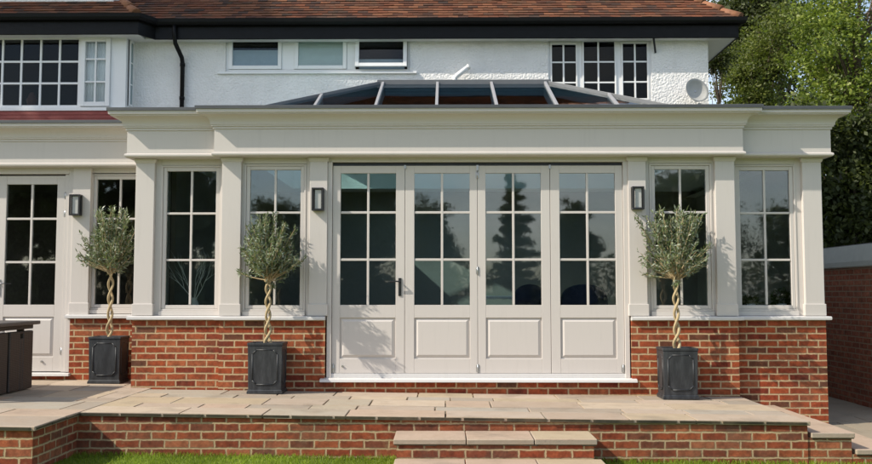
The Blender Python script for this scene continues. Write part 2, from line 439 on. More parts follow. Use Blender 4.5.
# steps in front
st = thing('garden_steps', (.43, PYF-.3, -.45), 'two broad sandstone steps on brick risers, at the centre of the lawn edge', 'steps')
def step(root, x0, x1, y0, y1, zt, mat='slab', n=3, seed=1, rx=.03, lx=None):
    m = MB(); r = random.Random(seed); xs = [x0+(x1-x0)*(i/n)+(r.uniform(-.05, .05) if 0 < i < n else 0) for i in range(n+1)]
    for i in range(n):
        d = r.uniform(-.003, .003); m.hexa([(xs[i]+.004, y0+d, zt-.045), (xs[i+1]-.004, y0-d, zt-.045), (xs[i+1]-.004, y1, zt-.045), (xs[i]+.004, y1, zt-.045),
                (xs[i]+.004, y0+d, zt+d), (xs[i+1]-.004, y0-d, zt+d), (xs[i+1]-.004, y1, zt), (xs[i]+.004, y1, zt)])
    m.build('tread', mat, root, .006, seg=2)
    k = MB(); k.box(x0+(rx if lx is None else lx), x1-rx, y0+.02, y1, -.9, zt-.045); k.build('riser', 'oldbrick', root)
    q = MB(); r2 = random.Random(seed+9); nn = int((x1-x0)/.12)
    for i in range(nn):
        a, c = x0+.01+(x1-x0-.02)*i/nn, x0+.01+(x1-x0-.02)*(i+1)/nn-.002; h = r2.uniform(.004, .012)
        q.box(a, c, y0+.008, y0+.06, zt-.045-h, zt-.0445)
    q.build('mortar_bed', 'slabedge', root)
step(st, -.445, 1.283, -2.37, -1.905, -.12, seed=2)
step(st, -.43, 1.316, -2.70, -2.373, -.283, seed=5)
ss = thing('side_steps', (3.7, -1.5, -.45), 'sandstone steps going down sideways to the path, at the right end of the patio', 'steps')
step(ss, 3.272, 3.666, -1.885, .09, -.138, n=1, seed=7, lx=-.028)
step(ss, 3.668, 4.10, -1.88, .09, -.285, 'slab', n=1, seed=8, lx=-.030)
pt = MB(); slab_field(pt, 4.1, 5.44, -1.9, 9, lambda x: -.36, .04, [.6, .45, .6], 9)
tag(pt.build('side_path', 'pathslab', bevel=.003, seg=1), kind='structure')
ptb = MB(); ptb.box(4.05, 5.5, -1.85, 9.1, -1.2, -.372); tag(ptb.build('path_base', 'bed'), kind='structure')

# grass blades near the wall
def blades(n):
    x = rng.uniform(-4.4, 4.6, n); y = rng.uniform(-3.9, -1.87, n)
    ok = ~((x > -.41) & (x < 1.29) & (y > -2.69)); ok &= ~((x < xl) & (y > yw-.005)); ok &= ~((x > 3.30) & (y > -1.875))
    x, y = x[ok], y[ok]; n = len(x)
    h = rng.uniform(.016, .042, n)*(1+.5*(np.abs(y+1.9) < .07)); w = rng.uniform(.0016, .0032, n)
    a = rng.uniform(0, 2*np.pi, n); ln = rng.uniform(.1, .75, n)*h; b_ = rng.uniform(0, 2*np.pi, n)
    z = -.385-.0115*x-.004
    dx, dy = np.cos(a)*w, np.sin(a)*w; lx, ly = np.cos(b_)*ln, np.sin(b_)*ln
    P = np.zeros((n, 5, 3))
    P[:, 0] = np.stack([x-dx, y-dy, z], 1); P[:, 1] = np.stack([x+dx, y+dy, z], 1)
    P[:, 2] = np.stack([x+dx*.8+lx*.35, y+dy*.8+ly*.35, z+h*.6], 1); P[:, 3] = np.stack([x+lx, y+ly, z+h], 1)
    P[:, 4] = np.stack([x-dx*.8+lx*.35, y-dy*.8+ly*.35, z+h*.6], 1)
    return raw_mesh('grass', P.reshape(-1, 3), 5, np.arange(n*5), 'blade')
tag(blades(110000), 'short bright green mown grass of the lawn below the patio wall', 'grass', kind='stuff')

# ------------------------------------------------------------------ orangery
XC = .362
def mx(d): return XC+d
orr = thing('orangery', (XC, 0, 0), 'cream orangery with four bifold doors, tall windows and glass roof lantern on brick plinth', 'orangery')
YS = .1025; HC, HS = 2.98, 4.005; OV = .10
ZS0, ZS1 = .805, .85
# brick plinth
b = MB()
for s in (-1, 1):
    def bx(d0, d1, y0, y1, z0, z1):
        a, c = sorted((mx(s*d0), mx(s*d1))); b.box(a, c, y0, y1, z0, z1)
    bx(1.705, HC-.09, 0, .30, -.6, ZS0); bx(HC-.09, 3.90, YS, .3, -.6, ZS0)
b.box(mx(-1.705), mx(1.705), .004, .30, -.6, .118)
b.box(mx(3.78), mx(3.90), .3, 4.55, -.6, ZS0); b.box(mx(-3.90), mx(-3.78), .3, .98, -.6, ZS0)
b.build('brick_plinth', 'brick', orr)
# sill course round the plinth
sp = [(0, ZS0), (.045, ZS0), (.05, ZS0+.006), (.05, ZS1-.012), (.044, ZS1-.004), (-.12, ZS1+.006)]
for s in (-1, 1):
    b = MB()
    pth = [(mx(-3.90), .9), (mx(-3.90), YS), (mx(-HC+.09), YS), (mx(-HC+.09), 0), (mx(-1.705), 0)]
    if s == 1: pth = [(mx(1.705), 0), (mx(HC-.09), 0), (mx(HC-.09), YS), (mx(3.90), YS), (mx(3.90), 4.55)]
    b.sweep(pth, sp)
    x = mx(s*1.705); b.box(min(x, x-s*.002), max(x, x-s*.002), -.05, .12, ZS0, ZS1)
    b.build('sill', 'sillwhite', orr)
# pilasters
PILW = [(1.69, 1.89, 0.), (2.665, 2.882, 0.), (3.68, 3.895, YS)]
for s in (-1, 1):
    for d0, d1, y in PILW:
        a, c = sorted((mx(s*d0), mx(s*d1)))
        p = MB(); p.box(a, c, y, y+.16, ZS1+.004, 2.66)
        o = p.build('pilaster', 'cream', orr, .005)
        q = MB(); q.box(a-.012, c+.012, y-.012, y+.1, ZS1+.003, .985); q.build('pilaster_base', 'cream', o, .005)
        k = MB(); k.sweep([(a, y+.1), (a, y), (c, y), (c, y+.1)], [(.001, 2.585), (.007, 2.590), (.014, 2.610), (.018, 2.634), (-.02, 2.634)]); k.build('pilaster_cap', 'cream', o)
# painted backing walls behind and above the windows, left and right returns
b = MB()
for s in (-1, 1):
    def bx(d0, d1, y0, y1, z0, z1):
        a, c = sorted((mx(s*d0), mx(s*d1))); b.box(a, c, y0, y1, z0, z1)
    bx(1.89, 1.935, .05, .2, ZS1+.003, 2.66); bx(2.64, 2.665, .05, .2, ZS1+.003, 2.66)
    bx(2.882, 2.925, YS+.02, .28, ZS1+.003, 2.66); bx(2.80, 2.879, .05, .22, ZS1+.003, 2.66); bx(3.615, 3.68, YS+.05, .28, ZS1+.003, 2.66)
    bx(1.935, 2.64, .05, .2, 2.57, 2.66); bx(2.925, 3.615, YS+.05, .28, 2.57, 2.66)
b.box(mx(-1.69), mx(1.69), .03, .2, 2.585, 2.66)
b.build('window_surround', 'cream', orr, .003)
b = MB(); b.box(mx(3.76), mx(3.885), .262, 4.55, ZS1+.006, 2.66); b.build('side_wall', 'cream', orr); b = MB(); b.box(mx(-3.885), mx(-3.76), .262, .98, ZS1+.006, 2.66)
b.build('side_wall', 'cream', orr)
# door jambs
for s in (-1, 1):
    a, c = sorted((mx(s*1.638), mx(s*1.69))); j = MB(); j.box(a, c, .022, .16, .165, 2.585); j.build('door_jamb', 'cream', orr, .004)
# entablature
EC, ES = 2.952, 3.968
path = [(mx(-ES), 1.0), (mx(-ES), YS-OV), (mx(-EC), YS-OV), (mx(-EC), -OV), (mx(EC), -OV), (mx(EC), YS-OV), (mx(ES), YS-OV), (mx(ES), 4.58)]
zs = lambda pr: [(o_, 1.13+(z-1.13)*.9905) for o_, z in pr]
def inset(p, d):   # same outline, moved out by d
    return p
b = MB(); b.sweep(path, zs([(-.46, 2.652), (.004, 2.652), (.012, 2.655), (.022, 2.664), (.024, 2.672), (.024, 2.684), (.018, 2.692), (.003, 2.698)])); b.build('architrave_lip', 'cream', orr)
b = MB(); b.sweep(path, zs([(0, 2.69), (0, 2.985)])); b.build('frieze', 'cream', orr)
cor = [(.0, 2.960), (.014, 2.962), (.014, 2.988), (.030, 2.990), (.030, 3.004)]
for i in range(9):
    t = i/8*math.pi/2; cor.append((.038+.092*(1-math.cos(t)), 3.008+.10*math.sin(t)))
cor += [(.145, 3.109), (.145, 3.122), (.163, 3.124), (.165, 3.160), (-.15, 3.166)]
b = MB(); b.sweep(path, zs(cor)); b.build('cornice', 'cream', orr)
b = MB(); b.sweep(path, zs([(.160, 3.1615), (.178, 3.160), (.178, 3.194), (.170, 3.198), (-.32, 3.204), (-.32, 3.10)])); b.build('flashing', 'lead', orr)
# flat roof with an opening for the lantern, ceiling
LY0, LY1, LX0, LX1 = .85, 4.35, -2.68, 3.21
OX0, OX1, OY0, OY1 = LX0+.28, LX1-.28, 1.15, 4.02
b = MB()
def ring(mb, x0, x1, y0, y1, a0, a1, c0, c1, z0, z1):
    mb.box(x0, x1, y0, c0, z0, z1); mb.box(x0, x1, c1, y1, z0, z1); mb.box(x0, a0, c0, c1, z0, z1); mb.box(a1, x1, c0, c1, z0, z1)
ring(b, mx(-3.8), mx(3.8), .2, 4.58, OX0-.02, OX1+.02, OY0-.02, OY1+.02, 2.86, 3.11); b.build('flat_roof', 'felt', orr)
b = MB(); ring(b, mx(-3.76), mx(3.76), .28, 4.58, OX0, OX1, OY0, OY1, 2.74, 2.78); ring(b, OX0-.015, OX1+.015, OY0-.015, OY1+.015, OX0, OX1, OY0, OY1, 2.781, 3.27)
b.box(mx(-3.7), mx(3.7), .21, .24, 2.66, 2.86)
b.build('ceiling', 'roomwhite', orr)
b = MB(); b.box(mx(-3.76), mx(3.76), .302, 4.56, .0, .11); b.build('room_floor', 'floor', orr)
b = MB(); b.box(mx(-3.755), mx(3.755), 4.50, 4.56, .115, 2.735); b.build('back_wall', 'roomwall', orr)
b = MB(); b.box(mx(3.70), mx(3.755), .30, 4.49, .115, 2.735); b.build('inner_wall', 'roomwall', orr); b = MB(); b.box(mx(-3.755), mx(-3.70), 1.0, 4.49, .115, 2.735); b.build('inner_wall', 'roomwall', orr)
for s in (-1, 1):
    b = MB(); a, c = sorted((mx(s*1.9), mx(s*3.7))); b.box(a, c, .262, .42, .86, .89); b.build('window_board', 'roomwhite', orr)

def casement(root, gx0, gx1, gz0, gz1, y, zbars, xbars, name='window', fw=.055, mat='cream', gmat='glass', bar=.024, sillpad=True, off=0.):
    """painted window: outer frame, sash, bars, pane"""
    f = MB(); fx0, fx1, fz0, fz1 = gx0-fw-.012, gx1+fw+.012, gz0-fw-.016, gz1+fw+.005
    f.frame(fx0, fx1, fz0, fz1, .022, y-.012, y+.07)
    f.frame(fx0+.0235, fx1-.0235, fz0+.0235, fz1-.0235, fw-.0135, y, y+.055)
    o = f.build(name, mat, root, .004)
    if sillpad: q = MB(); q.box(fx0, fx1, y-.03, y+.06, .853, fz0-.0005); q.build('sub_sill', mat, o, .004)
    g = MB()
    for x in xbars: g.box(x-bar/2, x+bar/2, y+.008, y+.046, gz0+.001, gz1-.001)
    for z in zbars: g.box(gx0+.001, gx1-.001, y+.0092, y+.0448, z-bar/2, z+bar/2)
    if xbars or zbars: g.build('glazing_bars', mat, o, .003)
    p = MB(); p.box(gx0-.006, gx1+.006, y+.022, y+.030, gz0-.006, gz1+.006); p.build('pane', gmat, o)
    return o
ZB = [1.482, 2.015]
for s in (-1, 1):
    a, c = sorted((mx(s*2.003), mx(s*2.573))); w = casement(orr, a, c, .975, 2.507, .055, ZB, [(a+c)/2])
    a, c = sorted((mx(s*2.99), mx(s*3.55))); w = casement(orr, a, c, .975, 2.507, YS+.055, ZB, [(a+c)/2])
# bifold doors
def leaf(root, x0, x1, gx0, gx1, y, z0=.215, z1=2.545, gz0=.973, gz1=2.46, pz0=.375, pz1=.83, hand=None):
    f = MB(); g = .0025; T = .05
    f.box(x0+g, gx0, y, y+T, z0, z1); f.box(gx1, x1-g, y, y+T, z0, z1)
    f.box(gx0, gx1, y+.0008, y+T-.001, gz1, z1); f.box(gx0, gx1, y+.0008, y+T-.001, pz1, gz0); f.box(gx0, gx1, y+.0008, y+T-.001, z0, pz0)
    o = f.build('door', 'cream', root, .003)
    p = MB(); mw = .05
    p.box(gx0-.002, gx1+.002, y+.018, y+.035, pz0-.002, pz1+.002)
    a0, a1, c0, c1 = gx0+mw*.25, gx1-mw*.25, pz0+mw*.25, pz1-mw*.25; b0, b1, d0, d1 = a0+.03, a1-.03, c0+.03, c1-.03
    p.add([(a0, y+.0175, c0), (a1, y+.0175, c0), (a1, y+.0175, c1), (a0, y+.0175, c1), (b0, y+.003, d0), (b1, y+.003, d0), (b1, y+.003, d1), (b0, y+.003, d1)],
          [(0, 1, 5, 4), (1, 2, 6, 5), (2, 3, 7, 6), (3, 0, 4, 7), (4, 5, 6, 7)])
    p.build('raised_panel', 'cream', o)
    xm = (gx0+gx1)/2; b = MB(); bw = .026
    b.box(xm-bw/2, xm+bw/2, y+.006, y+.044, gz0+.001, gz1-.001)
    for z in ZB: b.box(gx0+.001, gx1-.001, y+.0072, y+.0428, z-bw/2, z+bw/2)
    b.build('glazing_bars', 'cream', o, .003)
    q = MB(); q.box(gx0-.005, gx1+.005, y+.02, y+.028, gz0-.005, gz1+.005); q.build('pane', 'glass', o)
    return o
DY = .045
xs = [mx(-1.637), mx(-.818), mx(0), mx(.818), mx(1.637)]
doors = []
for i in range(4):
    l, r_ = (.085, .10) if i % 2 == 0 else (.10, .085)
    doors.append(leaf(orr, xs[i], xs[i+1], xs[i]+l+.006, xs[i+1]-r_-.002, DY))
def hinge(o, x, z, y=DY): 
    h = MB(); h.tube([(x, y-.004, z-.045), (x, y-.004, z+.045)], .008, 10); h.box(x-.018, x+.018, y-.0025, y+.004, z-.038, z+.038); return h.build('hinge', 'steel', o)
for o, x in ((doors[0], xs[0]+.022), (doors[1], xs[2]-.002), (doors[3], xs[4]-.022)): hinge(o, x, .27)
hinge(doors[1], xs[2]-.002, 1.36); hinge(doors[1], xs[2]-.002, 2.44)
h = MB(); hx = xs[1]-.055
h.box(hx-.017, hx+.017, DY-.010, DY+.001, 1.075, 1.275); h.tube([(hx, DY-.01, 1.235), (hx, DY-.055, 1.235)], .009, 10)
h.tube([(hx, DY-.052, 1.235), (hx-.05, DY-.056, 1.238), (hx-.11, DY-.052, 1.232)], [.009, .0085, .008], 10); h.tube([(hx, DY-.012, 1.125), (hx, DY-.014, 1.125)], .009, 10)
h.build('handle', 'iron', doors[0], .002)
k = MB(); k.tube([(xs[0]+.125, DY-.012, .292), (xs[0]+.125, DY+.001, .292)], .012, 12); k.build('flush_bolt', 'steel', doors[0])
for x in (xs[1], xs[2], xs[3]):
    k = MB(); k.box(x-.012, x+.012, DY-.012, DY+.002, 2.485 if x == xs[2] else 2.505, 2.552); k.build('head_pivot', 'steel', doors[0 if x == xs[1] else 2], .003)
b = MB(); b.box(mx(-1.637), mx(1.637), .075, .16, 2.548, 2.584); b.build('door_track', 'iron', orr)
b = MB(); b.box(mx(-1.66), mx(1.66), .035, .15, .166, .212); b.build('threshold', 'sillwhite', orr, .004)
b = MB(); b.prism([(-.055, .122), (.2, .119), (.2, .168), (.03, .166), (-.05, .152)], 'x', mx(-1.755), mx(1.755)); b.build('door_sill', 'sillwhite', orr, .004)
# roof lantern
lt = MB(); ZLB, ZLR = 3.285, 4.085; YM = (LY0+LY1)/2; RX0, RX1 = LX0+1.75, LX1-1.75
ring(lt, LX0-.03, LX1+.03, LY0-.03, LY1+.03, LX0+.10, LX1-.10, LY0+.10, LY1-.10, 3.111, ZLB)
lan = lt.build('roof_lantern', 'alum', orr, .004)
A, B_, C_, D_ = (LX0, LY0, ZLB), (LX1, LY0, ZLB), (LX1, LY1, ZLB), (LX0, LY1, ZLB); E_, F_ = (RX0, YM, ZLR), (RX1, YM, ZLR)
for nm, poly in (('front', (A, B_, F_, E_)), ('right', (B_, C_, F_)), ('back', (C_, D_, E_, F_)), ('left', (D_, A, E_))):
    n = (Vector(poly[1])-Vector(poly[0])).cross(Vector(poly[2])-Vector(poly[0])).normalized(); c = sum((Vector(p) for p in poly), Vector())/len(poly)
    ps = [Vector(p)*.998+c*.002 for p in poly]; lo = [p-n*.024 for p in ps]
    g = MB(); k = len(ps); g.add(ps+lo, [tuple(range(k)), tuple(range(2*k-1, k-1, -1))]+[(i, i+k, (i+1) % k+k, (i+1) % k) for i in range(k)])
    g.build('glass_slope', 'lglass', lan)
def bar(mb, p, q, w, h, up=(0, 0, 1)):
    p, q = Vector(p), Vector(q); d = (q-p).normalized(); s_ = d.cross(Vector(up)).normalized()*w/2; u_ = s_.cross(d).normalized()*h
    mb.hexa([p-s_-u_*.6, p+s_-u_*.6, q+s_-u_*.6, q-s_-u_*.6, p-s_+u_*.4, p+s_+u_*.4, q+s_+u_*.4, q-s_+u_*.4])
hips = MB()
for p, q in ((A, E_), (B_, F_), (C_, F_), (D_, E_)): bar(hips, p, q, .055, .08)
bar(hips, (RX0-.04, YM, ZLR+.005), (RX1+.04, YM, ZLR+.005), .09, .10)
hips.build('hip_cap', 'alumdark', lan, .006)
for X in (-1.66, -.885, -.11, .655, 1.42, 2.19):
    for sgn in (-1, 1):
        t = min(1, (X-LX0)/1.75, (LX1-X)/1.75); y0 = LY0 if sgn < 0 else LY1
        m = MB(); bar(m, (X, y0, ZLB+.012), (X, y0+(YM-y0)*t, ZLB+(ZLR-ZLB)*t+.012), .038, .055); m.build('rafter', 'alum', lan, .005)
for sgn, xe in ((-1, LX0), (1, LX1)):
    for Y in (1.73, 2.6, 3.47):
        t = 1-abs(Y-YM)/1.75; m = MB(); bar(m, (xe, Y, ZLB+.012), (xe-sgn*1.75*t, Y, ZLB+(ZLR-ZLB)*t+.012), .038, .055); m.build('rafter', 'alum', lan, .005)

# ------------------------------------------------------------------ left extension
YW = .85; WX0 = -9.0; WX1 = mx(-3.968)+.06
ex = thing('side_extension', (-5.5, YW, 0), 'cream glazed extension set back on the left, with a single part glazed door', 'extension')
DL0, DL1 = -5.515, -4.672
b = MB(); b.box(-4.555, mx(-3.9)+.01, YW, YW+.25, -.4, .80); b.box(WX0, -5.64, YW, YW+.25, -.4, .80); b.box(-5.64, -4.555, YW+.004, YW+.25, -.4, .10); b.build('brick_plinth', 'brick', ex)
b = MB(); b.sweep([(-4.6, YW), (mx(-3.9)+.01, YW)], [(0, .798), (.045, .798), (.05, .804), (.05, .835), (.044, .843), (-.12, .850)]); b.box(-4.602, -4.6, YW-.05, YW+.1, .798, .845)
b.sweep([(WX0, YW), (-5.6, YW)], [(0, .798), (.045, .798), (.05, .804), (.05, .835), (.044, .843), (-.12, .850)]); b.build('sill', 'sillwhite', ex)
for a, c in ((-4.562, -4.343), (-5.85, -5.63)):
    p = MB(); p.box(a, c, YW, YW+.16, .846, 2.66); o = p.build('pilaster', 'cream', ex, .005)
    q = MB(); q.box(a-.012, c+.012, YW-.012, YW+.1, .845, .985); q.build('pilaster_base', 'cream', o, .005)
b = MB(); b.box(-4.62, -4.562, YW+.02, YW+.2, .15, 2.66); b.box(-5.63, -5.57, YW+.02, YW+.2, .15, 2.66); b.box(-5.57, -4.62, YW+.021, YW+.2, 2.565, 2.66); b.box(-4.672, -4.622, YW+.035, YW+.2, .15, 2.56); b.box(-5.568, -5.515, YW+.035, YW+.2, .15, 2.56)
b.build('door_frame', 'cream', ex, .004)
casement(ex, -4.285, -3.715, .972, 2.507, YW+.055, ZB, [-4.0])
b = MB(); b.box(-4.343, -3.60, YW+.05, YW+.2, 2.58, 2.66); b.box(WX0, -5.85, YW+.04, YW+.2, .85, 2.66); b.build('wall_panel', 'cream', ex)
d = leaf(ex, DL0, DL1, -5.398, -4.772, YW+.045, z0=.155, z1=2.545, gz0=.962, gz1=2.44, pz0=.33, pz1=.815)
hinge(d, DL1+.004, .40, YW+.045); hinge(d, DL1+.004, 2.30, YW+.045); hinge(d, DL1+.004, 2.08, YW+.045)
k = MB(); k.tube([(-4.905, YW+.03, .275), (-4.905, YW+.046, .275)], .013, 12); k.build('flush_bolt', 'steel', d)
h = MB(); hx = -5.455; h.box(hx-.016, hx+.016, YW+.036, YW+.046, 1.07, 1.27); h.tube([(hx, YW+.036, 1.22), (hx, YW-.01, 1.22), (hx+.09, YW-.01, 1.22)], .0085, 8); h.build('handle', 'steel', d)
b = MB(); b.prism([(YW-.055, .106), (YW+.2, .102), (YW+.2, .150), (YW-.05, .138)], 'x', -5.68, -4.535); b.build('door_sill', 'sillwhite', ex, .004)
wp = [(WX0, YW-OV), (WX1, YW-OV)]
b = MB(); b.sweep(wp, zs([(-.4, 2.655), (.004, 2.655), (.012, 2.658), (.022, 2.667), (.024, 2.687), (.003, 2.701)])); b.build('architrave_lip', 'cream', ex)
b = MB(); b.sweep(wp, zs([(0, 2.693), (0, 2.988)])); b.build('frieze', 'cream', ex)
b = MB(); b.sweep([(WX0, YW-OV), (WX1-.08, YW-OV)], [(o_, z+.002) for o_, z in zs(cor)]); b.build('cornice', 'cream', ex)
b = MB(); b.sweep([(WX0, YW-OV), (WX1-.09, YW-OV)], zs([(.160, 3.1635), (.178, 3.162), (.178, 3.196), (.170, 3.200), (-.32, 3.206), (-.32, 3.10)])); b.build('flashing', 'lead', ex)
b = MB(); b.box(WX0, -3.66, YW+.2, 4.58, 2.86, 3.10); b.build('flat_roof', 'felt', ex)
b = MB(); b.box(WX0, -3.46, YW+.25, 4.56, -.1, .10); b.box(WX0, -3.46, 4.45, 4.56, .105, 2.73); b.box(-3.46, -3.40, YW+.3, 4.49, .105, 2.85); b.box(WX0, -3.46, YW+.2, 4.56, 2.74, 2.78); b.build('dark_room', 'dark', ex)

# ------------------------------------------------------------------ house
YH = 4.6; HXR = 4.335; HXL = -10.
ho = thing('house', (-2, YH, 0), 'white pebbledashed house with brown clay tile roof and black gutters, rising behind the orangery', 'house')
wins = [(-3.645, -.585, 4.75, 5.42), (1.70, 3.40, 4.22, 5.30)]
b = MB(); wall_holes(b, -5.17, HXR, -.5, 5.48, YH, YH+.28, wins)
b.box(HXL, -5.17, YH, YH+.28, -.5, 3.85)
b.box(HXR-.28, HXR, YH+.28, 12, -.5, 5.48); b.box(HXL, HXR-.28, 11.7, 12, -.5, 5.48)
b.build('rendered_wall', 'dash', ho)
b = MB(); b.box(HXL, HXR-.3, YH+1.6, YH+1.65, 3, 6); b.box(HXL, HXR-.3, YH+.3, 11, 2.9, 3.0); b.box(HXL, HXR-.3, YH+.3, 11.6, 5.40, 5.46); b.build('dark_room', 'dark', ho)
# small white windows over the lantern
fr = MB(); x0, x1, z0, z1 = wins[0]
fr.box(x0, x1, YH+.03, YH+.10, 4.752, 4.80)
for a, c in ((x0, -3.60), (-2.715, -2.505), (-1.635, -1.49), (-.63, x1)): fr.box(a, c, YH+.031, YH+.10, 4.80, 5.398)
cf = fr.build('window_frame', 'upvc', ho, .004)
s_ = MB(); s_.box(-3.77, -.47, YH-.045, YH+.05, 4.712, 4.750); s_.build('sill', 'upvc', cf, .004)
for a, c, gm in ((-3.598, -2.717, 'clear'), (-2.503, -1.637, 'clear')):
    w = MB(); w.frame(a, c, 4.802, 5.397, .062, YH+.012, YH+.07); o = w.build('window', 'upvc', ho, .006)
    p = MB(); p.box(a+.055, c-.055, YH+.04, YH+.05, 4.86, 5.35); p.build('pane', gm, o)
    q = MB(); q.box(a+.045, c-.045, YH+.066, YH+.072, 4.83, 5.135 if a < -3 else 5.40); q.build('backing_panel', 'bluepanel' if a < -3 else 'greenpanel', o)
# the open top hung vent
w = MB(); vt = MB()
def tilt(p): 
    zt = 5.39; a = R(8); y, z = p[1]-(YH+.02), p[2]-zt
    return (p[0], YH+.01+y*math.cos(a)+z*math.sin(a), zt-y*math.sin(a)*0+z*math.cos(a))
w.frame(-1.487, -.633, 4.815, 5.39, .062, YH, YH+.055); w.v = [tilt(p) for p in w.v]
o = w.build('window', 'upvc', ho, .006); o['label'] = 'small top hung window tilted open'
p = MB(); p.box(-1.43, -.69, YH+.022, YH+.03, 4.872, 5.335); p.v = [tilt(q) for q in p.v]; p.build('pane', 'clear', o); p = MB(); p.box(-1.44, -.68, YH+.12, YH+.13, 4.80, 4.99); p.build('backing_panel', 'bluepanel', o)  # blue-grey panel behind the lower part of the pane
# three leaded casements on the right
fr = MB(); x0, x1, z0, z1 = wins[1]
fr.box(x0, x1, YH+.03, YH+.1, z1-.045, z1); fr.box(x0, x1, YH+.03, YH+.1, z0, z0+.05)
for a, c in ((x0, 1.735), (2.19, 2.262), (2.83, 2.905), (3.365, x1)): fr.box(a, c, YH+.031, YH+.1, z0+.05, z1-.045)
cf = fr.build('window_frame', 'upvc', ho, .004)
for a, c, t, gx, gz in ((1.737, 2.188, 5.20, [1.957], [4.907, 4.565]), (2.264, 2.828, 5.25, [2.532], [4.912, 4.567]), (2.907, 3.363, 5.215, [3.136], [4.915, 4.575])):
    w = MB(); w.frame(a, c, 4.272, t+.03, .028, YH+.015, YH+.08); w.box(a, c, YH+.0161, YH+.08, t+.03, 5.252) if t < 5.22 else None
    o = w.build('window', 'upvc', ho, .004)
    g = MB()
    for x in gx: g.box(x-.014, x+.014, YH+.025, YH+.06, 4.30, t)
    for z in gz: g.box(a+.03, c-.03, YH+.026, YH+.059, z-.013, z+.013)
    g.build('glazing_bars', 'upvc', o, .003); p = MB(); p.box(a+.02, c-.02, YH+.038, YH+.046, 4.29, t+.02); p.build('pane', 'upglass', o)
# bay window on the left
YB = 4.33; BXR = -5.18
b = MB(); 
for a, c in ((-9, -7.6), (-5.985, -5.935), (-5.45, -5.20)): b.box(a, c, YB, YB+.1, 4.10, 5.30)
b.box(-7.6, -5.985, YB+.001, YB+.1, 5.235, 5.30); b.box(-7.6, -5.985, YB+.001, YB+.1, 4.10, 4.145); b.box(-5.935, -5.45, YB+.001, YB+.1, 5.262, 5.30); b.box(-5.935, -5.45, YB+.001, YB+.1, 4.10, 4.12)
b.box(-9, BXR-.02, YB-.05, YB+.09, 4.045, 4.098)
b.box(BXR-.05, BXR, YB+.1, YH+.02, 4.046, 5.30)
bay = b.build('bay_window', 'upvc', ho, .004)
g = MB()
for x in (-7.237, -6.927, -6.61, -6.30): g.box(x-.0165, x+.0165, YB+.02, YB+.07, 4.146, 5.234)
for z in (4.869, 4.510): g.box(-7.6, -5.985, YB+.0212, YB+.0688, z-.0165, z+.0165)
g.build('glazing_bars', 'upvc', bay, .003)
p = MB(); p.box(-7.6, -5.98, YB+.04, YB+.05, 4.14, 5.24); p.build('pane', 'upglass', bay)
w = MB(); w.frame(-5.933, -5.452, 4.122, 5.26, .072, YB-.035, YB+.06); o = w.build('window', 'upvc', ho, .005)
g = MB(); g.box(-5.707, -5.681, YB-.02, YB+.03, 4.195, 5.187); g.box(-5.86, -5.525, YB-.0188, YB+.0288, 4.887, 4.913); g.box(-5.86, -5.525, YB-.0188, YB+.0288, 4.512, 4.538); g.build('glazing_bars', 'upvc', o, .003)
p = MB(); p.box(-5.87, -5.515, YB+.0, YB+.008, 4.185, 5.195); p.build('pane', 'clear', o)
p = MB()
for i in range(14):
    x = -5.90+i*.031; p.tube([(x, YB+.075+.008*(i % 2), 4.17), (x, YB+.075+.008*(i % 2), 5.22)], .019, 8)
p.build('net_curtain', 'net', o)
w = MB()    # side light of the bay
for y0, y1 in ((YB+.10, YB+.125), (YH-.03, YH)): w.box(BXR-.03, BXR+.018, y0, y1, 4.15, 5.25)
w.box(BXR-.03, BXR+.018, YB+.125, YH-.03, 4.15, 4.19); w.box(BXR-.03, BXR+.018, YB+.125, YH-.03, 5.21, 5.25); w.box(BXR-.02, BXR+.012, YB+.125, YH-.03, 4.87, 4.89); w.box(BXR-.02, BXR+.012, YB+.125, YH-.03, 4.51, 4.53)
o = w.build('side_window', 'upvc', bay, .003)
p = MB(); p.box(BXR+.001, BXR+.006, YB+.126, YH-.031, 4.191, 5.209); p.build('pane', 'frost', bay)
b = MB()
for i in range(3):
    z1 = 4.047-.065*i; b.hexa([(-9, YB-.05-.035*i-.03, z1-.075), (BXR+.0-.02*i+.02, YB-.05-.035*i-.03, z1-.075), (BXR+.0, YB+.1, z1-.075), (-9, YB+.1, z1-.075), (-9, YB-.03-.035*i, z1), (BXR-.02, YB-.03-.035*i, z1), (BXR-.02, YB+.1, z1), (-9, YB+.1, z1)])
b.build('tile_skirt', 'redtile', ho, .003)
b = MB(); b.box(-9, BXR-.05, YB+.1, YB+.2, 3.3, 4.045); b.build('bay_base', 'dash', ho)
# soffit, fascia, gutter
b = MB(); b.box(-5.1, 4.75, 4.40, YH, 5.253, 5.275); b.box(HXR, 4.75, YH, 12.3, 5.253, 5.275); b.box(HXL, -4.93, 4.10, YH, 5.2515, 5.274); b.build('soffit', 'soffit', ho)
b = MB(); epath = [(HXL, 4.08), (-4.93, 4.08), (-4.75, 4.38), (4.76, 4.38), (4.76, 12.3)]
b.sweep(epath, [(-.02, 5.24), (.006, 5.24), (.010, 5.247), (.010, 5.55), (-.02, 5.55)]); b.build('fascia', 'black', ho)
b = MB(); gp = [(.006, 5.375)]
for i in range(9):
    t = math.pi*(1-i/8); gp.append((.068+.055*math.cos(t), 5.43-.055*math.sin(t)*1.0))
gp = [(.012, 5.545)]+[(.068-.056*math.cos(math.pi*i/8), 5.527-.075*math.sin(math.pi*i/8)) for i in range(9)]+[(.128, 5.553), (.114, 5.553), (.112, 5.535)]
b.sweep(epath, gp); gut = b.build('gutter', 'black', ho)
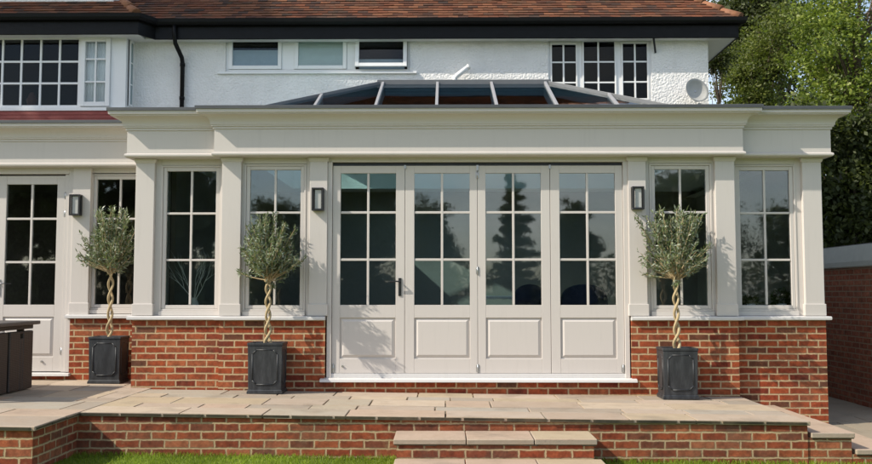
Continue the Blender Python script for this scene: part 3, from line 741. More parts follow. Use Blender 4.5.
for k in range(11):
    x = -4.2+k*.86; m = MB(); m.sweep([(x-.02, 4.38), (x+.02, 4.38)], [(.006, 5.47)]+[(.068-.061*math.cos(math.pi*i/8), 5.527-.081*math.sin(math.pi*i/8)) for i in range(9)]+[(.132, 5.557)]); m.build('gutter_bracket', 'black', gut)
b = MB(); x = -4.42; b.tube([(x, 4.32, 5.47), (x, 4.325, 5.32), (x+.01, 4.35, 5.17), (x+.075, YH-.09, 4.97), (x+.08, YH-.06, 4.88), (x+.08, YH-.06, 3.1)], .036, 12)
for z in (4.86, 4.3, 3.7): b.tube([(x+.08, YH-.06, z-.025), (x+.08, YH-.06, z+.025)], .044, 12)
b.build('downpipe', 'black', ho)
# roof with individual clay tiles
PT = R(40); ZE = 5.53; tp, cp, sp_ = math.tan(PT), math.cos(PT), math.sin(PT)
def tile_slope(mb, x0, x1, yE, zE, n, hipR=True, hipL=False, gauge=.1, seed=2, pitch=PT):
    r = random.Random(seed); c, s_ = math.cos(pitch), math.sin(pitch)
    for k in range(n):
        d = k*gauge; y = yE+d*c; z = zE+d*s_
        xa = x0+(d*c if hipL else 0); xb = x1-(d*c if hipR else 0)
        x = xa-(.0825 if k % 2 else 0)
        while x < xb:
            a, e2 = max(x, xa)+.0015, min(x+.165, xb)-.0015
            if e2-a > .02:
                t = r.uniform(.0, .005); L = gauge*1.5; th = .013; q = r.uniform(-.004, .004); lift = .021
                # tail lifted over the course below
                y0, z0 = y-.0-s_*(lift+t), z+c*(lift+t); y1, z1 = y+L*c, z+L*s_+.002
                dy = r.uniform(-.005, .005); y0 += dy*c; z0 += dy*s_
                mb.hexa([(a, y0+s_*th, z0-c*th), (e2, y0+s_*th, z0-c*th+q), (e2, y1+s_*th, z1-c*th), (a, y1+s_*th, z1-c*th), (a, y0, z0), (e2, y0, z0+q), (e2, y1, z1), (a, y1, z1)])
            x += .165
rf = MB(); tile_slope(rf, -5.4, 4.81, 4.30, ZE+.02, 50); roof = rf.build('roof', 'tile', ho, fix=False)
u = MB(); ridge = 3.95/cp
e1 = [(-10, 4.40, ZE), (4.77, 4.40, ZE), (4.77-3.8, 4.4+3.8, ZE+3.8*tp), (-10, 4.4+3.8, ZE+3.8*tp), (4.77, 12.2, ZE), (-10, 12.2, ZE)]
u.add(e1, [(0, 1, 2, 3), (1, 4, 2), (4, 5, 3, 2)]); u.build('roof_deck', 'tile', ho)
hp = MB(); 
for k in range(17):
    d = .0+k*.3; p0 = Vector((4.79-d*cp, 4.32+d*cp, ZE+.02+d*sp_)); p1 = Vector((4.79-(d+.34)*cp, 4.32+(d+.34)*cp, ZE+.02+(d+.34)*sp_+.0))
    hp.tube([p0+Vector((0, 0, .012)), p1-Vector((0, 0, .02))], [.078, .066], 10)
hp.build('hip_tiles', 'hiptile', ho)
# bay roof on the left, gable wall above it
rl = MB(); tile_slope(rl, -10, -4.98, 4.0, ZE+.02, 5, True, seed=6); rl.build('bay_roof', 'tile', ho, fix=False)
hp = MB()
for k in range(2):
    d = k*.22; p0 = Vector((-4.95-d*cp*.9, 4.05+d*cp, ZE+.03+d*sp_)); p1 = p0+Vector((-.26*cp, .26*cp, .26*sp_)); hp.tube([p0, p1], [.09, .075], 10)
hp.build('hip_tiles', 'hiptile', ho)
b = MB(); b.box(-10, -5.45, 4.38, 4.64, 5.70, 9.5); b.build('gable_wall', 'dash', ho)
b = MB(); x, y = 3.455, YH-.02; bar(b, (3.40, YH-.19, 5.25), (3.47, YH-.0, 5.06), .03, .03); b.build('eave_bracket', 'iron', ho)

# things fixed to the house
di = thing('satellite_dish', (4.03, 4.42, 4.33), 'grey weathered satellite dish on the upper wall near the right corner of the house', 'satellite dish')
b = MB(); n = 20; prof = [(0, .0)]+[(.25*i/6, .07*(i/6)**2) for i in range(1, 7)]+[(.256, .074), (.25, .080)]+[(.25*i/6, .07*(i/6)**2+.008) for i in range(5, -1, -1)]
b.lathe(prof, seg=28); mat4 = Matrix.Translation((4.05, 4.42, 4.36)) @ Matrix.Rotation(R(18), 4, 'Z') @ Matrix.Rotation(R(78), 4, 'X') @ Matrix.Diagonal((.84, .80, 1, 1))
b.v = [tuple(mat4 @ Vector(p)) for p in b.v]; b.build('reflector', 'dishm', di)
b = MB(); b.tube([(4.06, 4.41, 4.37), (4.06, 4.58, 4.30), (4.06, 4.60, 4.30)], .018, 8); b.tube([(4.05, 4.36, 4.16), (4.02, 4.14, 4.06), (4.02, 4.10, 4.08)], .01, 8); b.build('bracket', 'steel', di)
b = MB(); b.tube([(4.02, 4.07, 4.08), (4.02, 4.13, 4.11)], .028, 10); b.build('receiver', 'dishm', di)
fl = MB(); fl.tube([(.16, 4.50, 4.50), (.16, 4.50, 4.62), (.20, 4.49, 4.66), (.38, 4.46, 4.79)], [.042, .042, .042, .042], 14)
fl.tube([(.37, 4.462, 4.783), (.395, 4.458, 4.80)], .048, 14)
tag(fl.build('flue_pipe', 'upvc'), 'short white bent flue pipe against the upper wall, behind the lantern ridge', 'pipe')

# ------------------------------------------------------------------ wall lamps
def lamp(loc, label):
    t = thing('wall_lamp', loc, label, 'wall lamp', 'black box wall lamps on the pilasters')
    x, y, z = loc; W, H, Dp = .066, .128, .09
    b = MB(); b.box(x-W, x+W, y-.014, y-.001, z-H, z+H); b.build('back_plate', 'iron', t, .003)
    b = MB(); b.box(x-W, x+W, y-Dp, y-.014, z+H-.018, z+H); b.box(x-W, x+W, y-Dp, y-.014, z-H, z-H+.018)
    for sx in (-1, 1): b.box(x+sx*(W-.009)-.009, x+sx*(W-.009)+.009, y-Dp, y-Dp+.018, z-H+.018, z+H-.018); b.box(x+sx*(W-.009)-.009, x+sx*(W-.009)+.009, y-.030, y-.015, z-H+.018, z+H-.018)
    b.build('frame', 'iron', t, .002)
    b = MB(); b.box(x-W+.034, x+W-.026, y-Dp+.022, y-.03, z-H+.02, z+H-.02); b.build('lamp_glass', 'lampglass', t, .004)
    return t
l1 = lamp((mx(-1.79), 0, 2.155), 'black box wall lamp on the pilaster just left of the bifold doors')
for loc, lb in (((mx(1.79)-.005, 0, 2.165), 'black box wall lamp on the pilaster just right of the bifold doors'), ((-4.505, YW, 2.175), 'black box wall lamp beside the single glazed door of the left extension')):
    c = copy_tree(l1); c.location = loc; c['label'] = lb

# ------------------------------------------------------------------ planters and olive trees
def planter(label):
    t = thing('planter', (0, 0, 0), label, 'planter', 'dark square planters holding olive trees')
    W, Dp, H = .19, .155, .545
    b = MB()
    def ringz(w0, d0, z0, w1, d1, z1):
        b.hexa([(-w0, -d0, z0), (w0, -d0, z0), (w0, d0, z0), (-w0, d0, z0), (-w1, -d1, z1), (w1, -d1, z1), (w1, d1, z1), (-w1, d1, z1)])
    ringz(W-.012, Dp-.012, .045, W-.004, Dp-.004, H-.03); b.build('body', 'planter', t, .004)
    b = MB(); ringz(W+.002, Dp+.002, 0, W+.002, Dp+.002, .03); ringz(W-.002, Dp-.002, .0305, W-.008, Dp-.008, .046); b.build('foot', 'planter', t, .005)
    b = MB(); ring(b, -W-.002, W+.002, -Dp-.002, Dp+.002, -W+.025, W-.025, -Dp+.025, Dp-.025, H-.029, H); b.build('rim', 'planter', t, .005)
    b = MB(); b.box(-W+.026, W-.026, -Dp+.026, Dp-.026, H-.05, H-.018); b.build('soil', 'soil', t)
    b = MB(); c = .045
    def panel(w, z0, z1, axis, off):
        pts = [(-w+c, z0), (w-c, z0), (w, z0+c), (w, z1-c), (w-c, z1), (-w+c, z1), (-w, z1-c), (-w, z0+c)]
        for i in range(8):
            p, q = pts[i], pts[(i+1) % 8]
            P = [(p[0], off, p[1]), (q[0], off, q[1])] if axis == 'y' else [(off, p[0], p[1]), (off, q[0], q[1])]
            b.tube(P, .0065, 6)
    panel(W-.055, .10, H-.075, 'y', -Dp+.007); panel(Dp-.05, .10, H-.075, 'x', -W+.007); panel(Dp-.05, .10, H-.075, 'x', W-.007)
    b.build('panel_moulding', 'planter', t)
    return t
def leaves(n_tw, c, rad, seed, topshoots, leaf=.058, wid=.0068, root=None):
    """olive crown: twigs from the head outwards, leaves in pairs along them"""
    r = np.random.default_rng(seed); twigs = MB(); P = []
    for i in range(n_tw):
        d = r.normal(size=3); d[2] = d[2]*.62+.34; d /= np.linalg.norm(d)
        L = r.choice([r.uniform(.6, 1.0), r.uniform(.85, 1.18)])
        if r.random() < topshoots: d = np.array([r.normal()*.42, r.normal()*.3, 1.]); d /= np.linalg.norm(d); L = r.uniform(1.05, 1.68)
        p0 = np.array(root if root else c)+np.array([0, 0, -rad[2]*.72])+r.normal(size=3)*.015
        p2 = np.array(c)+d*np.array(rad)*L; p1 = (p0*.45+p2*.55)+np.array([r.normal()*.03, r.normal()*.03, -.02])
        ts = np.linspace(0, 1, 9); pts = [(1-t)**2*p0+2*t*(1-t)*p1+t*t*p2 for t in ts]
        twigs.tube([tuple(q) for q in pts], [.0065*(1-.8*t)+.0008 for t in ts], 4, False)
        m = int(26*L)
        for t in np.linspace(.34, 1.0, m):
            q = (1-t)**2*p0+2*t*(1-t)*p1+t*t*p2; tg = 2*(1-t)*(p1-p0)+2*t*(p2-p1); tg /= np.linalg.norm(tg)
            for s in (0, 1):
                if r.random() < .22: continue
                ld = tg*r.uniform(.3, 1.)+r.normal(size=3)*.62+np.array([0, 0, .12]); ld /= np.linalg.norm(ld)
                sd = np.cross(ld, r.normal(size=3)); sd /= np.linalg.norm(sd); l = leaf*r.uniform(.6, 1.2); w = wid*r.uniform(.8, 1.35)
                q2 = q+r.normal(size=3)*.012; nn = np.cross(ld, sd)*.006
                P.append([q2, q2+ld*l*.5+sd*w+nn, q2+ld*l, q2+ld*l*.5-sd*w+nn])
    return twigs, np.array(P)
def olive(loc, label, rad, zc, seed, tr_top, dx=0., ntw=105, shoots=.2):
    t = thing('olive_tree', loc, label, 'olive tree', 'lollipop olive trees in planters')
    b = MB()
    for s in (0, 1):
        pts = []; rr_ = []
        for i in range(45):
            u_ = i/44; a = u_*2*math.pi*2.2+s*math.pi+seed; rad_ = .027*(1-.2*u_)+.004*math.sin(9*u_+s)
            pts.append((loc[0]+rad_*math.cos(a), loc[1]+rad_*math.sin(a), loc[2]+u_*tr_top)); rr_.append(.0175*(1-.25*u_)*(1+.08*math.sin(23*u_+s*2)))
        b.tube(pts, rr_, 10)
    b.build('braided_trunk', 'olivebark', t)
    tw, P = leaves(ntw, (loc[0]+dx, loc[1], loc[2]+zc), rad, seed, shoots, root=(loc[0], loc[1], loc[2]+zc))
    tw.build('twigs', 'olivebark', t, fix=False)
    co = P.reshape(-1, 3)-np.array(loc); raw_mesh('crown', co, 4, np.arange(len(co)), 'olive', t)
    return t
spots = [(-1.945, -.185, 'dark grey square planter standing just left of the bifold doors, second from the left'), (2.515, -.20, 'dark grey square planter right of the bifold doors, below the right hand olive tree'), (-3.985, .62, 'dark grey square planter in front of the set back extension window, leftmost of the three')]
pl0 = planter(spots[0][2]); pl0.location = (spots[0][0], spots[0][1], pz(spots[0][0])+.002)
for x, y, lb in spots[1:]:
    c = copy_tree(pl0); c.location = (x, y, pz(x)+.002); c['label'] = lb
olive((-1.945, -.185, pz(-1.945)+.52), 'bushy olive tree with a braided trunk, in the planter just left of the bifold doors', (.34, .30, .31), .93, 3, .66, 0, 106, .30)
olive((2.515, -.20, pz(2.515)+.52), 'looser wider olive tree with tall shoots, in the planter right of the doors', (.43, .33, .33), 1.0, 8, .72, 0, 96, .46)
olive((-3.985, .62, pz(-3.985)+.52), 'rounded olive tree with a braided trunk, in the leftmost planter by the set back window', (.33, .28, .33), 1.03, 14, .78, -.06, 100, .32)

# ------------------------------------------------------------------ rattan dining set at the left
TZ = pz(-5.2)
tb = thing('garden_table', (-5.3, -.75, TZ), 'brown rattan garden table with grey top at the left edge of the patio', 'table')
b = MB(); b.box(-6.1, -4.50, -1.52, -.06, TZ+.70, TZ+.742); b.build('tabletop', 'tabletop', tb, .012)
b = MB(); ring(b, -6.05, -4.56, -1.47, -.11, -6.0, -4.61, -1.42, -.16, TZ+.655, TZ+.699); b.build('apron', 'rattan', tb, .004)
for x in (-6.03, -4.66):
    for y in (-1.44, -.20):
        b = MB(); b.box(x-.03, x+.03, y-.03, y+.03, TZ+.001, TZ+.654); b.build('leg', 'rattan', tb, .004)
def gchair(y, label):
    t = thing('garden_chair', (-4.75, y, TZ), label, 'chair', 'rattan chairs tucked under the table'); w = .265
    b = MB(); b.box(-4.615, -4.558, y-w, y-.035, TZ+.004, TZ+.635); b.box(-4.615, -4.558, y+.035, y+w, TZ+.004, TZ+.635)
    b.box(-4.615, -4.558, y-.035, y+.035, TZ+.004, TZ+.56); b.box(-4.615, -4.558, y-.035, y+.035, TZ+.605, TZ+.635)
    b.build('backrest', 'rattan', t, .014, seg=3)
    b = MB(); b.box(-5.10, -4.616, y-w+.015, y+w-.015, TZ+.30, TZ+.40); b.build('seat', 'rattan', t, .01)
    for s in (-1, 1):
        b = MB(); b.box(-5.08, -4.617, y+s*(w-.035)-.03, y+s*(w-.035)+.03, TZ+.004, TZ+.299); b.build('side_panel', 'rattan', t, .006)
    return t
gchair(-.37, 'brown rattan cube chair tucked under the table, the one nearer the house')
gchair(-.945, 'brown rattan cube chair tucked under the table, the one nearer the lawn')

# ------------------------------------------------------------------ inside the rooms
def armchair(x, y, w, label):
    t = thing('armchair', (x, y, .11), label, 'armchair', 'navy armchairs behind the glass')
    b = MB(); n = 14; pts = []
    for i in range(n+1):
        a = math.pi*i/n; pts.append((x-math.cos(a)*w/2*(1 if True else 1), .95+.26*math.sin(a)**.6))
    pts = [(x-w/2, .40)]+pts+[(x+w/2, .40)]
    b.prism(pts, 'y', y, y+.10); b.build('backrest', 'navy', t, .02)
    b = MB(); b.box(x-w/2+.02, x+w/2-.02, y+.105, y+.62, .36, .52); b.build('seat', 'navy', t, .03)
    for s in (-1, 1):
        b = MB(); b.box(x+s*(w/2-.04)-.04, x+s*(w/2-.04)+.04, y+.104, y+.58, .525, .74); b.build('armrest', 'navy', t, .02)
        for yy in (y+.05, y+.55):
            b = MB(); b.tube([(x+s*(w/2-.06), yy, .112), (x+s*(w/2-.06), yy, .40)], [.014, .02], 8); b.build('leg', 'timber', t)
armchair(1.0, .6, .40, 'navy armchair inside the room, behind the third door'); armchair(1.64, .58, .56, 'wide navy armchair inside the room, behind the rightmost door')
ct = thing('console_table', (.66, 2.3, .11), 'white topped console table inside the room behind the third door', 'table')
b = MB(); b.box(.45, 1.0, 2.15, 2.5, 1.02, 1.06); b.build('tabletop', 'roomwhite', ct, .004)
for x in (.49, .96):
    for y in (2.19, 2.46):
        b = MB(); b.box(x-.02, x+.02, y-.02, y+.02, .112, 1.018); b.build('leg', 'timber', ct)
dt = thing('dining_table', (-.9, 2.6, .11), 'dark dining table inside the room behind the left doors', 'table')
b = MB(); b.box(-1.9, -.1, 2.1, 3.0, .80, .85); b.build('tabletop', 'timber', dt, .01)
for x in (-1.8, -.2):
    for y in (2.2, 2.9):
        b = MB(); b.box(x-.04, x+.04, y-.04, y+.04, .112, .798); b.build('leg', 'timber', dt)
va = thing('twig_vase', (-2.90, .36, .892), 'vase of white painted twigs on the inner sill of the left bay window', 'vase')
b = MB(); b.lathe([(0, 0), (.05, 0), (.06, .04), (.05, .10), (.03, .14), (.036, .16)], (-2.90, .315, .892), 18); b.build('vase', 'roomwhite', va)
b = MB(); r = random.Random(12)
def twig(p, d, L, rad, depth):
    pts = [Vector(p)]; dd = Vector(d).normalized()
    for i in range(5):
        dd = (dd+Vector((r.uniform(-.18, .18), r.uniform(-.08, .08), r.uniform(-.08, .14)))).normalized(); pts.append(pts[-1]+dd*L/5)
    b.tube(pts, [rad*(1-.14*i) for i in range(6)], 5, False)
    if depth:
        for k in (2, 3, 4): twig(pts[k], dd+Vector((r.uniform(-.9, .9), r.uniform(-.3, .2), r.uniform(-.1, .4))), L*.55, rad*.6, depth-1)
for a in (-.75, -.4, .0, .4, .85): twig((-2.90+.01*a, .30, 1.02), (a, -.02, 1), .42, .0065, 2)
b.build('twigs', 'whitetwig', va)
def houseplant(x, label, h, seed):
    t = thing('potted_plant', (x, .36, .892), label, 'plant', 'leafy pot plants on the inner sill')
    b = MB(); b.lathe([(0, 0), (.045, 0), (.06, .09), (.055, .092), (.0, .085)], (x, .335, .892), 18); b.build('pot', 'roomwhite', t)
    r_ = np.random.default_rng(seed); P = []
    for i in range(150):
        d = r_.normal(size=3); d[2] = abs(d[2])*1.3; d /= np.linalg.norm(d); q = np.array([x, .335, .99])+d*np.array([.12, .05, h])*r_.uniform(.3, 1)
        ld = d+r_.normal(size=3)*.5; ld /= np.linalg.norm(ld); sd = np.cross(ld, r_.normal(size=3)); sd /= np.linalg.norm(sd); P.append([q, q+ld*.03+sd*.016, q+ld*.06, q+ld*.03-sd*.016])
    co = np.array(P).reshape(-1, 3)-np.array([x, .36, .892]); raw_mesh('foliage', co, 4, np.arange(len(co)), 'leafmid', t)
houseplant(3.50, 'low leafy pot plant at the left of the far right window', .06, 4); houseplant(3.86, 'taller leafy pot plant at the right of the far right window', .16, 5)
orn = MB(); orn.lathe([(0, 0), (.05, 0), (.075, .05), (.085, .12), (.06, .17), (.05, .2), (.03, .24), (0, .25)], (-6.80, YB+.16, 4.146), 20)
tag(orn.build('ornament', 'pink'), 'small pink rounded ornament standing behind the upstairs bay window', 'ornament')
isl = MB(); isl.box(-9, -5.24, YB+.1005, YB+.32, 4.10, 4.144); isl.build('bay_inner_sill', 'upvc', ho)

# ------------------------------------------------------------------ outbuilding on the right
gb = thing('outbuilding', (6.6, 4, -.4), 'low brick outbuilding with a pale flat roof edge, at the right behind the side path', 'outbuilding')
b = MB(); b.box(5.45, 9.5, .9, 6.5, -.7, 1.475); b.build('brick_wall', 'garagebrick', gb)
b = MB(); b.sweep([(5.45, 6.5), (5.45, .9), (9.5, .9)], [(.0, 1.44), (.03, 1.442), (.045, 1.455), (.04, 1.52), (-.03, 1.74), (-.2, 1.77)]); b.build('roof_edge', 'fascia', gb)
b = MB(); b.box(5.5, 9.5, .95, 6.45, 1.476, 1.755); b.build('flat_roof', 'felt', gb)

# ------------------------------------------------------------------ trees
def crown_pts(c, rad, ncl, nleaf, r, clr, shell=.55):
    d = r.normal(size=(ncl, 3)); d /= np.linalg.norm(d, axis=1)[:, None]
    rr_ = r.uniform(shell**2, 1, ncl)**.5
    # lumpy outline
    lump = 1+.22*np.sin(d[:, 0]*5+c[0])*np.sin(d[:, 1]*4+1)+.16*np.sin(d[:, 2]*7+c[1])
    cc = np.array(c)+d*np.array(rad)*(rr_*lump)[:, None]
    k = nleaf//ncl; q = np.repeat(cc, k, 0); g = r.normal(size=q.shape)*clr*np.array([1, 1, .7]); g[:, 2] -= .15*clr*np.abs(g[:, 0]/clr)
    return q+g, np.repeat(d, k, 0), cc
def leaf_quads(q, out, r, size, asp=.55):
    n = len(q); nrm = r.normal(size=(n, 3))+out*.5+np.array([0, 0, .55]); nrm /= np.linalg.norm(nrm, axis=1)[:, None]
    a = np.cross(nrm, r.normal(size=(n, 3))); a /= np.linalg.norm(a, axis=1)[:, None]; b_ = np.cross(nrm, a); s_ = (size*r.uniform(.6, 1.3, n))[:, None]
    P = np.stack([q-a*s_*.5, q+b_*s_*asp*.5-nrm*s_*.06, q+a*s_*.5, q-b_*s_*asp*.5-nrm*s_*.06], 1); return P
def tree(name, label, cat, base, crowns, mat, leaf, seed, group=None, trunk_r=.16, limbs=True):
    r = np.random.default_rng(seed); t = thing(name, base, label, cat, group); Ps = []; b = MB(); b0 = Vector(base); rnd = random.Random(seed)
    top = max(c[0][2]+c[1][2]*.4 for c in crowns); cx = sum(c[0][0] for c in crowns)/len(crowns); cy = sum(c[0][1] for c in crowns)/len(crowns)
    tip = Vector((cx, cy, top)); pts = [b0.lerp(tip, i/6)+Vector((rnd.uniform(-.08, .08), rnd.uniform(-.08, .08), 0))*(i > 0) for i in range(7)]
    b.tube(pts, [trunk_r*(1-.8*i/6) for i in range(7)], 8)
    for c, rad, ncl, nl, clr, *core in crowns:
        q, out, cc = crown_pts(c, rad, ncl, nl, r, clr); Ps.append(leaf_quads(q, out, r, leaf))
        if core:
            d = r.normal(size=(core[0], 3)); d /= np.linalg.norm(d, axis=1)[:, None]
            qc = np.array(c)+d*np.array(rad)*.84*(r.uniform(0, 1, core[0])**.45)[:, None]*(1+.22*np.sin(d[:, 0]*5+c[0])*np.sin(d[:, 1]*4+1)+.16*np.sin(d[:, 2]*7+c[1]))[:, None]
            Ps.append(leaf_quads(qc, d, r, max(rad)*.20, .8))
        if limbs:
            for k in range(0, ncl, max(1, ncl//16)):
                e_ = Vector(cc[k]); s0 = pts[min(5, max(1, int(6*(max(.1, (e_.z-b0.z-1)/(top-b0.z))) )))]
                mid = s0.lerp(e_, .5)+Vector((0, 0, -.12)); b.tube([s0, mid, e_], [trunk_r*.28, trunk_r*.18, trunk_r*.05], 5, False)
    b.build('trunk', 'bark', t, fix=False)
    co = np.concatenate(Ps).reshape(-1, 3)-np.array(base); raw_mesh('crown', co, 4, np.arange(len(co)), mat, t)
    return t
G0 = -.9
# right of the house, in view
tree('leafy_tree', 'large sunlit leafy tree at the far right, above the outbuilding', 'tree', (9.0, 9.2, G0), [((8.75, 8.6, 4.7), (1.6, 1.8, 2.2), 70, 19000, .2), ((9.6, 9.6, 6.9), (2.2, 2.2, 2.2), 64, 16000, .23), ((8.4, 9.0, 6.3), (1.0, 1.2, 1.2), 24, 5200, .17)], 'leaf1', .088, 21)
tree('yellow_green_tree', 'open yellow green tree between the house corner and the large leafy tree', 'tree', (8.9, 15.5, G0), [((8.75, 15.0, 7.0), (.85, 1.1, .95), 34, 9500, .22), ((9.4, 15.2, 8.3), (.8, 1.1, .7), 26, 6500, .22), ((8.25, 15.4, 6.2), (.5, .7, .4), 9, 1900, .18), ((9.3, 15.4, 5.0), (1.1, 1.2, 1.4), 60, 9000, .26)], 'leaf2', .095, 22, trunk_r=.13)
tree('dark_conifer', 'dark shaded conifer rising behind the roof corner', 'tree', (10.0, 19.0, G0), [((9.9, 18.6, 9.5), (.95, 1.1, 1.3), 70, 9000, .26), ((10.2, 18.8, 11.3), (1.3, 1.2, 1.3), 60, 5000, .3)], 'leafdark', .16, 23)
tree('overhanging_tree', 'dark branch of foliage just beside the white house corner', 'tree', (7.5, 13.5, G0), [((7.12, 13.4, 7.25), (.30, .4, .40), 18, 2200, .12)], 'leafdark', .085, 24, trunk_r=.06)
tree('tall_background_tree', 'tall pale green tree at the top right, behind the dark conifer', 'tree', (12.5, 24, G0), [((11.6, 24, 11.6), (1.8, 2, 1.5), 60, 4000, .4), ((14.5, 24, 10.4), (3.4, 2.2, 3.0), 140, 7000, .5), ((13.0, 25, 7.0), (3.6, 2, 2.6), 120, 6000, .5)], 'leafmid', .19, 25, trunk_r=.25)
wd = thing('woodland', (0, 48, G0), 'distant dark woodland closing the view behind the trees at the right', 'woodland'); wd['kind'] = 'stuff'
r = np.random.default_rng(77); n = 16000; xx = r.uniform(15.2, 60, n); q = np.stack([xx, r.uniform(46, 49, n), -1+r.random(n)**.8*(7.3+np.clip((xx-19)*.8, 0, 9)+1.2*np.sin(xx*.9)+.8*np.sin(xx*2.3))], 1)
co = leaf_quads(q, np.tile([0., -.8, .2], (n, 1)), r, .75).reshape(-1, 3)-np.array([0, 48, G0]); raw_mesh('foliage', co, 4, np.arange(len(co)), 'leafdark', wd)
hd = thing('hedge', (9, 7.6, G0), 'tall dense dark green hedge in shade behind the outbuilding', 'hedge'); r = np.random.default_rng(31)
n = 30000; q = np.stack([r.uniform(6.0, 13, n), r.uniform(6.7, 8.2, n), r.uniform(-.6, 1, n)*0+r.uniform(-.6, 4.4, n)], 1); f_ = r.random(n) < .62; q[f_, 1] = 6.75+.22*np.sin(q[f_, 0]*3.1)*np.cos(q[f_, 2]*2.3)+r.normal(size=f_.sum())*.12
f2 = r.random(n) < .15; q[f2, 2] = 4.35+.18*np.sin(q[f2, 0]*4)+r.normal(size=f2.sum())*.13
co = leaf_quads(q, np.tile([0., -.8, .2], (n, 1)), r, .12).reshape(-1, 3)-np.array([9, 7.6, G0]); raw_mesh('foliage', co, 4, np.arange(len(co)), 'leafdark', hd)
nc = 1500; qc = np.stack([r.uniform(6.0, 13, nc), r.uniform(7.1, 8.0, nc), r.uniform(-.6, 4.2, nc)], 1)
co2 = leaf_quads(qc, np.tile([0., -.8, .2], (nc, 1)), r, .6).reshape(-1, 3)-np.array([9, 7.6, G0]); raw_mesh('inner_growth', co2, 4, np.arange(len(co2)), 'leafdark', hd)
b = MB()
for x in np.arange(6.3, 13, .8): b.tube([(x, 7.5, G0), (x+.1, 7.5, 3.6)], [.06, .02], 6)
b.build('stems', 'bark', hd)
# garden trees behind the viewpoint (seen as reflections) and an unseen tree added at the left to shade the upper wall
GR = 'garden trees across the lawn, mirrored in the glass'
def gtree(x, y, w, h, seed, mat='leafdark', name='garden_tree', lb='broad garden tree across the lawn'):
    tree(name, lb, 'tree', (x, y, -.9), [((x, y, h*.58), (w, w*.7, h*.42), 170, 17000, w*.12, 1500), ((x, y, .9), (w*1.0, w*.5, 2.0), 40, 4500, w*.2, 700)], mat, .15, seed, GR, .2)
gtree(-21.5, -33, 5.6, 10.5, 41, lb='tall broad garden tree across the lawn, far left'); gtree(-14.2, -34, 4.0, 9.0, 42, lb='broad garden tree across the lawn, left'); gtree(-8.7, -37, 2.0, 5.6, 43, lb='small round garden tree across the lawn, left of centre')
gtree(-4.2, -33, 2.2, 8.2, 44, lb='upright garden tree across the lawn, near the centre'); gtree(-1.0, -36, 1.6, 5.6, 45, lb='small garden tree across the lawn, centre'); gtree(6.6, -36, 1.2, 5.6, 46, lb='slim garden tree across the lawn, right of centre')
gtree(12.2, -34, 2.6, 7.6, 47, lb='broad garden tree across the lawn, right'); gtree(19, -34, 3.5, 6.0, 48, lb='spreading garden tree across the lawn, far right')
tree('cedar_tree', 'layered cedar across the lawn, mirrored in the third door', 'tree', (3.5, -36, -.9), [((3.5+.12*math.sin(k*2.1), -36, .9+.56*k), (1.75*(1-k/12)**.9*(1+.22*math.sin(k*2.7)), 1.5*(1-k/12)**.9, .16), 26, 2000, .09, 120) for k in range(12)], 'leafdark', .16, 49, None, .18)
hg = thing('garden_hedge', (0, -44, -.9), 'long dark garden hedge closing the far end of the lawn', 'hedge'); n = 26000; xx = r.uniform(-40, 40, n)
q = np.stack([xx, r.uniform(-45, -43.4, n), -.8+r.random(n)*(3.1+.7*np.sin(xx*.8)+.4*np.sin(xx*2.1))], 1); co = leaf_quads(q, np.tile([0., .8, .2], (n, 1)), r, .34).reshape(-1, 3)-np.array([0, -44, -.9]); raw_mesh('foliage', co, 4, np.arange(len(co)), 'leafdark', hg)
Cw = Vector((-6.3, 4.6, 6.5)); Cs = Cw+Vector((-2.55, -1, 2.3))*4.8
tree('added_shade_tree', 'tall unseen tree added left of the house to cast shade on its upper wall', 'tree', (Cs.x-1.5, Cs.y-.5, -.9), [(tuple(Cs), (1.7, 1.7, 1.7), 110, 11000, .34)], 'leafmid', .30, 55, None, .3)

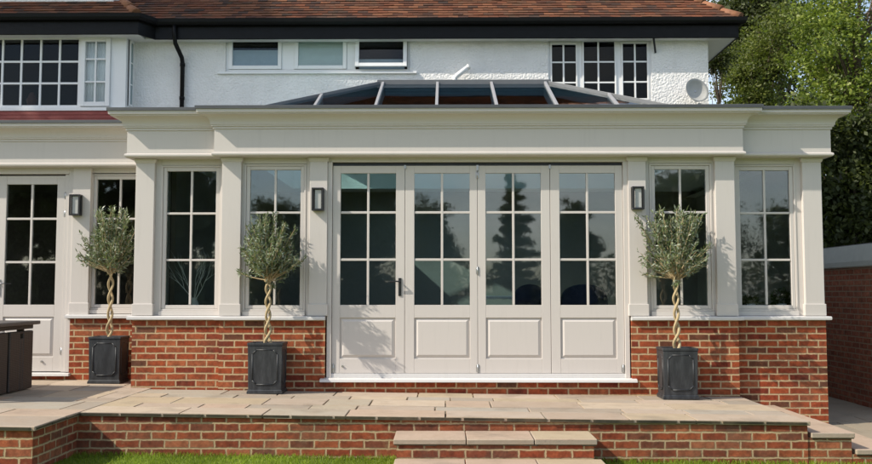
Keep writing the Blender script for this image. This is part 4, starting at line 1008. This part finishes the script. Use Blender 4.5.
# ------------------------------------------------------------------ camera, light, world
cam = bpy.data.cameras.new('camera'); co_ = bpy.data.objects.new('camera', cam); COL.objects.link(co_)
co_.location = (0, -10.07, 1.13); co_.rotation_euler = (R(90+3.75), 0, R(.6))
cam.sensor_width = 36; cam.lens = 900/872*36; cam.clip_end = 2000; cam.clip_start = .05
S.camera = co_
sl = bpy.data.lights.new('sun', 'SUN'); sl.energy = 3.9; sl.angle = R(.53); sl.color = (1, .925, .80)
so = bpy.data.objects.new('sun', sl); COL.objects.link(so); so.rotation_euler = SUN.to_track_quat('Z', 'Y').to_euler()
w = bpy.data.worlds.new('World'); S.world = w; w.use_nodes = True; nt = w.node_tree; nt.nodes.clear()
N = nt.nodes.new; L = nt.links.new
sk = N('ShaderNodeTexSky'); sk.sky_type = 'NISHITA'; sk.sun_disc = False; sk.sun_elevation = math.asin(SUN.z); sk.sun_rotation = math.atan2(SUN.x, SUN.y); sk.air_density = 1.0; sk.dust_density = 1.2; sk.ozone_density = 1.0
tc = N('ShaderNodeTexCoord'); mp = N('ShaderNodeMapping'); mp.inputs['Scale'].default_value = (1.3, 1.3, 3.2); L(tc.outputs['Generated'], mp.inputs['Vector'])
nz = N('ShaderNodeTexNoise'); nz.inputs['Scale'].default_value = 1.9; nz.inputs['Detail'].default_value = 7; nz.inputs['Roughness'].default_value = .6; L(mp.outputs[0], nz.inputs['Vector'])
rp = N('ShaderNodeValToRGB'); rp.color_ramp.elements[0].position = .46; rp.color_ramp.elements[1].position = .72; L(nz.outputs['Fac'], rp.inputs[0])
ml = N('ShaderNodeMath'); ml.operation = 'MULTIPLY'; ml.inputs[1].default_value = .8; L(rp.outputs[0], ml.inputs[0])
mxn = N('ShaderNodeMix'); mxn.data_type = 'RGBA'; L(ml.outputs[0], mxn.inputs[0]); L(sk.outputs[0], mxn.inputs[6]); mxn.inputs[7].default_value = (8.4, 8.0, 7.5, 1)
bg = N('ShaderNodeBackground'); bg.inputs['Strength'].default_value = .14; L(mxn.outputs[2], bg.inputs[0])
ow = N('ShaderNodeOutputWorld'); L(bg.outputs[0], ow.inputs[0])
vs = S.view_settings; vs.view_transform = 'Standard'; vs.look = 'None'; vs.gamma = 1; vs.use_curve_mapping = False; vs.exposure = .56
S.cycles.max_bounces = 10; S.cycles.transparent_max_bounces = 24; S.cycles.glossy_bounces = 6; S.cycles.use_denoising = True
